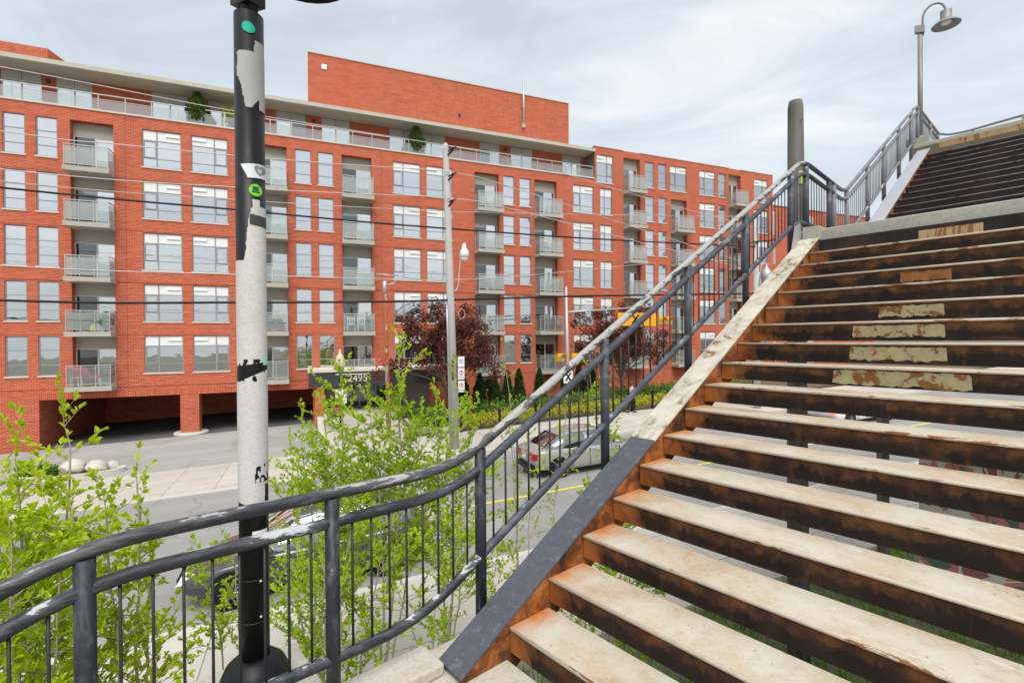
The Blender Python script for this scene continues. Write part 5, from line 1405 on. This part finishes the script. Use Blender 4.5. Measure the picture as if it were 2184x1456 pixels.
# ------------------------------------------------------------------ vehicles
def car(label, s0, t0, paint, seed, heading=1, L_=4.5, Wd=1.78, H=1.44, lights=None, z_extra=0.0, hatch=False):
    """s0: rear end when heading=+1 (towards +s); t0: near side"""
    base = (s0+L_/2, t0+Wd/2, gz(s0+L_/2, t0+Wd/2)+z_extra)
    T = Thing('car', label, 'car', RF, base); zg = base[2]; slope = .037
    def P(x, y, z):   # x from rear 0..L_, y 0 near side .. Wd
        X = x if heading > 0 else L_-x
        return (s0+X, t0+y, zg + z + slope*(X-L_/2))
    st = [(0.0, .56, .90, .70), (.10, .34, .96, .82), (.45, .24, .99, .88), (1.0, .20, .97, .89), (1.7, .19, .94, .89), (2.5, .19, .92, .89), (3.1, .20, .90, .885), (3.6, .22, .85, .87), (4.05, .25, .77, .84), (4.35, .30, .68, .76), (4.5, .38, .58, .62)]
    st = [(x*L_/4.5, zb, zt, hw*Wd/1.78) for x, zb, zt, hw in st]
    q = MB(); ring = 14
    for x, zb, zt, hw in st:
        zm = zb+(zt-zb)*.55
        prof = [(-hw*.80, zb), (-hw*.95, zb+.05), (-hw, zb+.16), (-hw*1.005, zm), (-hw*.985, zt-.10), (-hw*.93, zt-.03), (-hw*.6, zt+.0), (hw*.6, zt+.0), (hw*.93, zt-.03), (hw*.985, zt-.10), (hw*1.005, zm), (hw, zb+.16), (hw*.95, zb+.05), (hw*.80, zb)]
        for y, z in prof: q.v.append(P(x, Wd/2+y, z))
    n = len(st)
    for i in range(n-1):
        for j in range(ring):
            j2 = (j+1) % ring; q.f.append((i*ring+j, (i+1)*ring+j, (i+1)*ring+j2, i*ring+j2)); q.sm.append(True)
    q.f.append(tuple(range(ring))); q.sm.append(False); q.f.append(tuple((n-1)*ring+j for j in range(ring-1, -1, -1))); q.sm.append(False)
    b = T.part('body', q, paint); md = b.modifiers.new('sub', 'SUBSURF'); md.levels = 1; md.render_levels = 2
    # greenhouse: glass loft with a painted roof skin and pillars
    cab = [(.45, .95, .96, .72), (1.0, .92, 1.33, .64), (1.55, .92, H-.01, .60), (2.2, .92, H, .60), (2.65, .90, H-.06, .60), (3.35, .87, .90, .70)]
    if hatch: cab = [(.12, .95, .97, .72), (.42, .92, 1.30, .66), (.9, .92, H-.02, .62), (1.9, .92, H, .62), (2.6, .90, H-.07, .61), (3.4, .87, .90, .70)]
    cab = [(x*L_/4.5, zb, zt, hw*Wd/1.78) for x, zb, zt, hw in cab]
    q = MB()
    for x, zb, zt, hw in cab:
        w0 = .80*Wd/1.78
        for y, z in ((-w0, zb-.05), (-hw-.02, zt-.07), (-hw*.8, zt), (hw*.8, zt), (hw+.02, zt-.07), (w0, zb-.05)): q.v.append(P(x, Wd/2+y, z))
    for i in range(len(cab)-1):
        for j in range(5): q.f.append((i*6+j, (i+1)*6+j, (i+1)*6+j+1, i*6+j+1)); q.sm.append(True)
    T.part('windows', q, M['carglass'])
    q = MB()
    for i in range(1, len(cab)-2):
        a, c = cab[i], cab[i+1]
        for y0, z0_, y1, z1_ in ((-1.03, -.085, -.8, .012), (-.8, .012, .8, .012), (.8, .012, 1.03, -.085)):
            q.quad(P(a[0], Wd/2+a[3]*y0, a[2]+z0_), P(c[0], Wd/2+c[3]*y0, c[2]+z0_), P(c[0], Wd/2+c[3]*y1, c[2]+z1_), P(a[0], Wd/2+a[3]*y1, a[2]+z1_), True)
    T.part('roof', q, paint)
    q = MB()
    for sd_ in (-1, 1):
        for i0, i1 in ((1, 0), (len(cab)-2, len(cab)-1)):
            a, c = cab[i0], cab[i1]; q.tube([P(a[0], Wd/2+sd_*a[3]*1.02, a[2]-.05), P(c[0], Wd/2+sd_*.79*Wd/1.78, c[1]-.03)], .035, 6)
        xm = 1.95*L_/4.5; q.tube([P(xm, Wd/2+sd_*.63*Wd/1.78, H-.06), P(xm, Wd/2+sd_*.81*Wd/1.78, .90)], .03, 6)
    T.part('pillars', q, paint)
    for x in (.85*L_/4.5, 3.62*L_/4.5):
        for y, sd_ in ((.02, -1), (Wd-.02, 1)):
            c = P(x, y, .32)
            wl = T.part('wheel_arch', MB().lathe((c[0], c[1]+.006*sd_, c[2]+.03), [(.37, -.02), (.37, .02)], 24, 'y'), M['black'])
            q = MB(); q.lathe((c[0], c[1]-sd_*.09, c[2]), [(.19, -.11), (.30, -.11), (.325, -.08), (.325, .08), (.30, .11), (.19, .11)], 24, 'y'); wh = T.part('wheel', q, M['tyre'])
            q = MB(); yo = sd_*.024
            q.lathe((c[0], c[1]+yo, c[2]), [(.05, -.008), (.05, .012)], 12, 'y')
            for k in range(10):
                th = 2*math.pi*k/10; dx, dz = math.cos(th), math.sin(th)
                q.tube([(c[0]+dx*.04, c[1]+yo, c[2]+dz*.04), (c[0]+dx*.21, c[1]+yo, c[2]+dz*.21)], .016, 5)
            for k in range(24):
                a, b_ = 2*math.pi*k/24, 2*math.pi*(k+1)/24
                q.quad(*[(c[0]+rr*math.cos(t_), c[1]+yo, c[2]+rr*math.sin(t_)) for rr, t_ in ((.20, a), (.20, b_), (.225, b_), (.225, a))])
            T.part('rim', q, M['rimmetal'], wh)
            T.part('hub_back', MB().lathe((c[0], c[1]+sd_*.012, c[2]), [(.2, -.004), (.2, .004)], 20, 'y'), M['black'], wh)
    for y in (.20, Wd-.56):
        T.part('taillight', MB().hexa([P(-.012, y, .66), P(.10, y-.12 if y < 1 else y, .66), P(.10, y+.36, .66), P(-.012, y+.36, .66), P(.0, y, .86), P(.12, y-.12 if y < 1 else y, .86), P(.12, y+.36, .86), P(.0, y+.36, .86)]), lights or M['tail'])
        T.part('headlight', MB().hexa([P(4.28*L_/4.5, y, .55), P(4.51*L_/4.5, y+.03, .53), P(4.51*L_/4.5, y+.33, .53), P(4.28*L_/4.5, y+.36, .55), P(4.20*L_/4.5, y, .70), P(4.44*L_/4.5, y+.03, .64), P(4.44*L_/4.5, y+.33, .64), P(4.20*L_/4.5, y+.36, .70)]), M['headlamp'])
    T.part('rear_bumper', MB().box(*sorted((P(-.02, 0, 0)[0], P(.2, 0, 0)[0])), t0+.25, t0+Wd-.25, zg+.28-slope*L_/2, zg+.42-slope*L_/2), M['black'])
    T.part('front_grille', MB().box(*sorted((P(L_+.01, 0, 0)[0], P(L_-.2, 0, 0)[0])), t0+.35, t0+Wd-.35, zg+.38, zg+.52), M['black'])
    x = P(-.028, 0, 0)[0]; T.part('number_plate', MB().box(min(x, x+.01), max(x, x+.01), t0+Wd/2-.15, t0+Wd/2+.15, zg+.62-.08, zg+.76-.08), M['whitemetal'])
    for y, sd_ in ((.0, -1), (Wd, 1)):
        c = P(3.0*L_/4.5, y+sd_*.08, .98); T.part('wing_mirror', MB().ball(c, (.09, .10, .07), 10, 6), paint)
        for x in (1.15, 2.2):
            c = P(x*L_/4.5, y - sd_*.012, .80); T.part('door_handle', MB().box(c[0]-.09, c[0]+.09, c[1]-.02, c[1]+.02, c[2]-.015, c[2]+.015), paint)
    q = MB()
    for y, sd_ in ((.0, -1), (Wd, 1)):
        for x in (1.35, 2.0, 3.15):
            q.box(P(x*L_/4.5, 0, 0)[0]-.006, P(x*L_/4.5, 0, 0)[0]+.006, t0+y-.012, t0+y+.012, zg+.30, zg+.86)
    T.part('door_seams', q, M['black'])
    return T
def m_car(name, col, metal=.3):
    k = NT(name); sh = k.pbsdf(col, .25, metal, None, .5); k.q.inputs['Coat Weight'].default_value = .8; k.q.inputs['Coat Roughness'].default_value = .04; return k.done(sh)
M['carglass'] = m_glass('car_glass', (.10, .11, .12), .30); M['tyre'] = plain('tyre_rubber', (.02, .02, .02), .8, 0, .2)
M['rimmetal'] = plain('rim_metal', (.20, .20, .21), .35, .6, .1)
M['tail'] = plain('tail_lens', (.35, .015, .01), .2, 0, .05); M['headlamp'] = plain('headlamp_lens', (.75, .76, .78), .15, 0, .05)
M['tailon'] = m_emit('lit_tail_lens', (1.0, .03, .01), 3.0)
car('charcoal grey parked car behind the near railing', -2.25, 10.25, m_car('charcoal_car_paint', (.06, .065, .07)), 1, -1, 4.6, 1.8, 1.50, hatch=True)
car('silver car driving in the far lane behind the first flight', 6.75, 14.4, m_car('silver_car_paint', (.36, .355, .34)), 2, 1, 4.6, 1.8, 1.44)
car('white car with lit brake lights glimpsed between the treads', 21.6, 14.6, m_car('white_car_paint', (.75, .75, .75), 0), 3, 1, 4.5, 1.8, 1.45, M['tailon'])

# ------------------------------------------------------------------ walking person
def skin(T, name, verts, edges, radii, mat, parent=None, root=0):
    me = bpy.data.meshes.new(name); b = T.base
    me.from_pydata([tuple(Vector(v)-b) for v in verts], edges, [])
    o = link(name, me, parent or T.e)
    md = o.modifiers.new('skin', 'SKIN'); md.use_smooth_shade = True
    for i, rr in enumerate(radii):
        sv = me.skin_vertices[0].data[i]; sv.radius = (rr, rr) if isinstance(rr, (int, float)) else rr; sv.use_root = (i == root)
    s2 = o.modifiers.new('sub', 'SUBSURF'); s2.levels = 2; s2.render_levels = 2
    me.materials.append(mat); return o
ps, ptt = 16.75, 24.0 - .35; pz = gz(ps, 23.3)+.12
PE = Thing('person', 'person in a pale pink patterned top and black trousers walking on the far pavement', 'person', RF, (ps, 23.0, pz))
def pp(x, y, z): return (ps+x, 23.0+y, pz+z)
M['skin'] = plain('skin', (.48, .30, .22), .5, 0, .08); M['hair'] = plain('dark_red_hair', (.14, .04, .025), .6, 0, .25, 20)
k_ = NT('pink_print'); c_ = k_.mix(k_.ramp(k_.noise(26, 2), [(.48, 0.0), (.54, 1.0)]), (.66, .42, .47), (.78, .70, .72)); M['pinktop'] = k_.done(k_.pbsdf(c_, .8))
V = [pp(0, 0, .92), pp(0, 0, 1.12), pp(.01, 0, 1.34), pp(.02, 0, 1.44), pp(.03, 0, 1.53), pp(.04, 0, 1.62),
     pp(.06, -.09, .88), pp(.14, -.09, .50), pp(.10, -.09, .07), pp(.22, -.09, .03), pp(-.05, .09, .88), pp(-.06, .09, .50), pp(-.24, .09, .12), pp(-.13, .09, .04),
     pp(.01, -.17, 1.36), pp(-.08, -.21, 1.10), pp(.06, -.20, .90), pp(.10, -.19, .82), pp(.01, .17, 1.36), pp(.08, .21, 1.10), pp(.22, .19, .98), pp(.28, .18, .93)]
E_ = [(0,1),(1,2),(2,3),(3,4),(4,5),(0,6),(6,7),(7,8),(8,9),(0,10),(10,11),(11,12),(12,13),(2,14),(14,15),(15,16),(16,17),(2,18),(18,19),(19,20),(20,21)]
RA = [.11,.10,.10,.05,.075,.07,.08,.055,.035,.03,.08,.055,.035,.03,.05,.038,.03,.028,.05,.038,.03,.028]
bd = skin(PE, 'body', V, E_, RA, M['skin'])
skin(PE, 'top', [pp(0, 0, .84), pp(0, 0, 1.10), pp(.01, 0, 1.32), pp(.02, 0, 1.42), pp(.01, -.18, 1.36), pp(-.08, -.22, 1.08), pp(.01, .18, 1.36), pp(.08, .22, 1.08)], [(0,1),(1,2),(2,3),(2,4),(4,5),(2,6),(6,7)], [.17,.145,.13,.065,.07,.058,.07,.058], M['pinktop'])
skin(PE, 'trousers', [pp(0, 0, .95), pp(.06, -.09, .86), pp(.14, -.09, .50), pp(.10, -.09, .10), pp(-.05, .09, .86), pp(-.06, .09, .50), pp(-.24, .09, .14)], [(0,1),(1,2),(2,3),(0,4),(4,5),(5,6)], [.12,.095,.07,.05,.095,.07,.05], M['black'])
PE.part('hair', MB().ball(pp(.015, 0, 1.63), (.105, .10, .12), 12, 9, .3), M['hair'])
for x, y in ((.16, -.09), (-.19, .09)): PE.part('shoe', MB().ball(pp(x, y, .045), (.13, .05, .045), 10, 6), M['black'])
q = MB()
for y in (-.035, .035): q.ball(pp(.112, y, 1.59), .011, 6, 4)
PE.part('eyes', q, M['black'])
PE.part('nose', MB().ball(pp(.125, 0, 1.56), (.018, .013, .02), 6, 4), M['skin'])

# ------------------------------------------------------------------ things on the balconies
def chair(label, s_, z, mat, facing=1, wd=.5, t=D-.45, group=None, cat='chair'):
    T = Thing('balcony_chair', label, cat, RF, (s_, t, z))
    T.part('seat', MB().box(s_-wd/2, s_+wd/2, t-.22, t+.22, z+.40, z+.45), mat)
    for i in range(4): T.part('back_slat', MB().box(s_-wd/2+.02+i*(wd-.09)/3, s_-wd/2+.07+i*(wd-.09)/3, t+.19, t+.23, z+.45, z+.82), mat)
    T.part('back_rail', MB().box(s_-wd/2, s_+wd/2, t+.185, t+.235, z+.82, z+.87), mat)
    for dx in (-1, 1):
        for dy in (-1, 1): T.part('leg', MB().box(s_+dx*(wd/2-.03)-.018, s_+dx*(wd/2-.03)+.018, t+dy*.19-.018, t+dy*.19+.018, z, z+.40), mat)
    return T
zf = FL+zrow(4)
M['magenta'] = plain('magenta_fabric', (.62, .02, .10), .7, 0, .1); M['woodc'] = plain('wood_slats', (.30, .18, .07), .6, 0, .2, 10); M['yel'] = plain('bright_yellow', (.80, .62, .02), .5, 0, .05)
T = Thing('lounge_chair', 'magenta lounge chair on the lowest left balcony', 'chair', RF, (-10.5, D-.4, zf))
T.part('back_cushion', MB().hexa([(-11.0, D-.6, zf+.42), (-10.45, D-.6, zf+.42), (-10.45, D-.2, zf+.42), (-11.0, D-.2, zf+.42), (-11.1, D-.6, zf+.98), (-10.7, D-.6, zf+.98), (-10.7, D-.2, zf+.98), (-11.1, D-.2, zf+.98)]), M['magenta'])
T.part('seat_cushion', MB().hexa([(-10.6, D-.6, zf+.36), (-9.95, D-.6, zf+.42), (-9.95, D-.2, zf+.42), (-10.6, D-.2, zf+.36), (-10.6, D-.6, zf+.48), (-9.95, D-.6, zf+.54), (-9.95, D-.2, zf+.54), (-10.6, D-.2, zf+.48)]), M['magenta'])
for s_ in (-10.9, -10.0):
    for t in (D-.58, D-.22): T.part('leg', MB().box(s_-.02, s_+.02, t-.02, t+.02, zf, zf+.42), M['whitemetal'])
T = Thing('side_table', 'small white table on the lowest left balcony', 'table', RF, (-10.95, D-.75, zf))
T.part('table_top', MB().box(-11.2, -10.7, D-.72, D-.62, zf+.45, zf+.48), M['whitemetal'])
for s_ in (-11.17, -10.73): T.part('leg', MB().box(s_-.015, s_+.015, D-.69, D-.65, zf, zf+.45), M['whitemetal'])
zf3 = FL+zrow(3)
T = Thing('folding_rack', 'wooden folding rack on the second lowest left balcony', 'rack', RF, (-10.9, D-.5, zf3))
for s_ in (-11.15, -10.75, -10.4): T.part('upright', MB().box(s_-.02, s_+.02, D-.62, D-.58, zf3, zf3+1.0), M['woodc'])
for z in (.45, .6, .75, .9): T.part('slat', MB().box(-11.15, -10.4, D-.625, D-.585, zf3+z, zf3+z+.05), M['woodc'])
sapling('leafy potted plant on the second lowest left balcony', (-9.8, D-.5, zf3), [((-9.8, D-.5, zf3+.8), .02), ((-9.95, D-.45, zf3+.7), .02)], 90, M['leaf_green'], .14, 14, .35, 10, .2, 0, 'potted_plant', M['bark'], RF)
q = MB(); q.lathe((-10.25, D-.6, zf3), [(.10, 0), (.14, .1), (.14, .26), (.06, .36), (.05, .42)], 12); single('watering_can', q, M['yel'], RF, (-10.25, D-.6, zf3), 'bright yellow can on the second lowest left balcony', 'can')
chair('white slatted chair on the balcony above the entrance canopy, left one', 2.45, zf3, M['whitemetal'])
chair('white slatted chair on the balcony above the entrance canopy, right one', 3.05, zf3, M['whitemetal'])
chair('white chair on the top balcony left of the wide windows', 3.3, FL, M['whitemetal'])
zf1 = FL+zrow(1)
T = Thing('bench_frame', 'lime yellow bench frame on the second highest balcony', 'bench', RF, (2.8, D-.5, zf1))
for a in (2.2, 3.15): T.part('leg', MB().box(a-.025, a+.025, D-.62, D-.57, zf1, zf1+.42), M['lime2'] if 'lime2' in M else M['yel'])
T.part('top_bar', MB().box(2.175, 3.175, D-.62, D-.57, zf1+.42, zf1+.47), M['yel']); T.part('low_bar', MB().box(2.225, 3.125, D-.62, D-.57, zf1+.15, zf1+.19), M['yel'])
T = Thing('barbecue', 'dark covered barbecue on the second lowest balcony beside the lamp post', 'barbecue', RF, (-1.7, D-.5, zf3))
T.part('cover', MB().hexa([(-2.1, D-.7, zf3+.1), (-1.35, D-.7, zf3+.1), (-1.35, D-.3, zf3+.1), (-2.1, D-.3, zf3+.1), (-2.05, D-.68, zf3+.62), (-1.4, D-.68, zf3+.62), (-1.4, D-.32, zf3+.62), (-2.05, D-.32, zf3+.62)]), M['darkmetal'])
T.part('lid', MB().box(-2.0, -1.45, D-.65, D-.35, zf3+.622, zf3+.74), M['black'])
chair('dark chair on the mid balcony right of the utility pole', 11.4, FL+zrow(2), M['darkmetal'])
chair('grey chair on the top balcony right of the utility pole', 11.2, FL, M['galv'])
chair('black chair on the third balcony column right of the pole', 15.9, FL+zrow(1), M['darkmetal'])
chair('dark red chair on the lower balcony behind the signal mast', 16.6, FL+zrow(3), plain('dark_red_seat', (.22, .03, .04), .6))
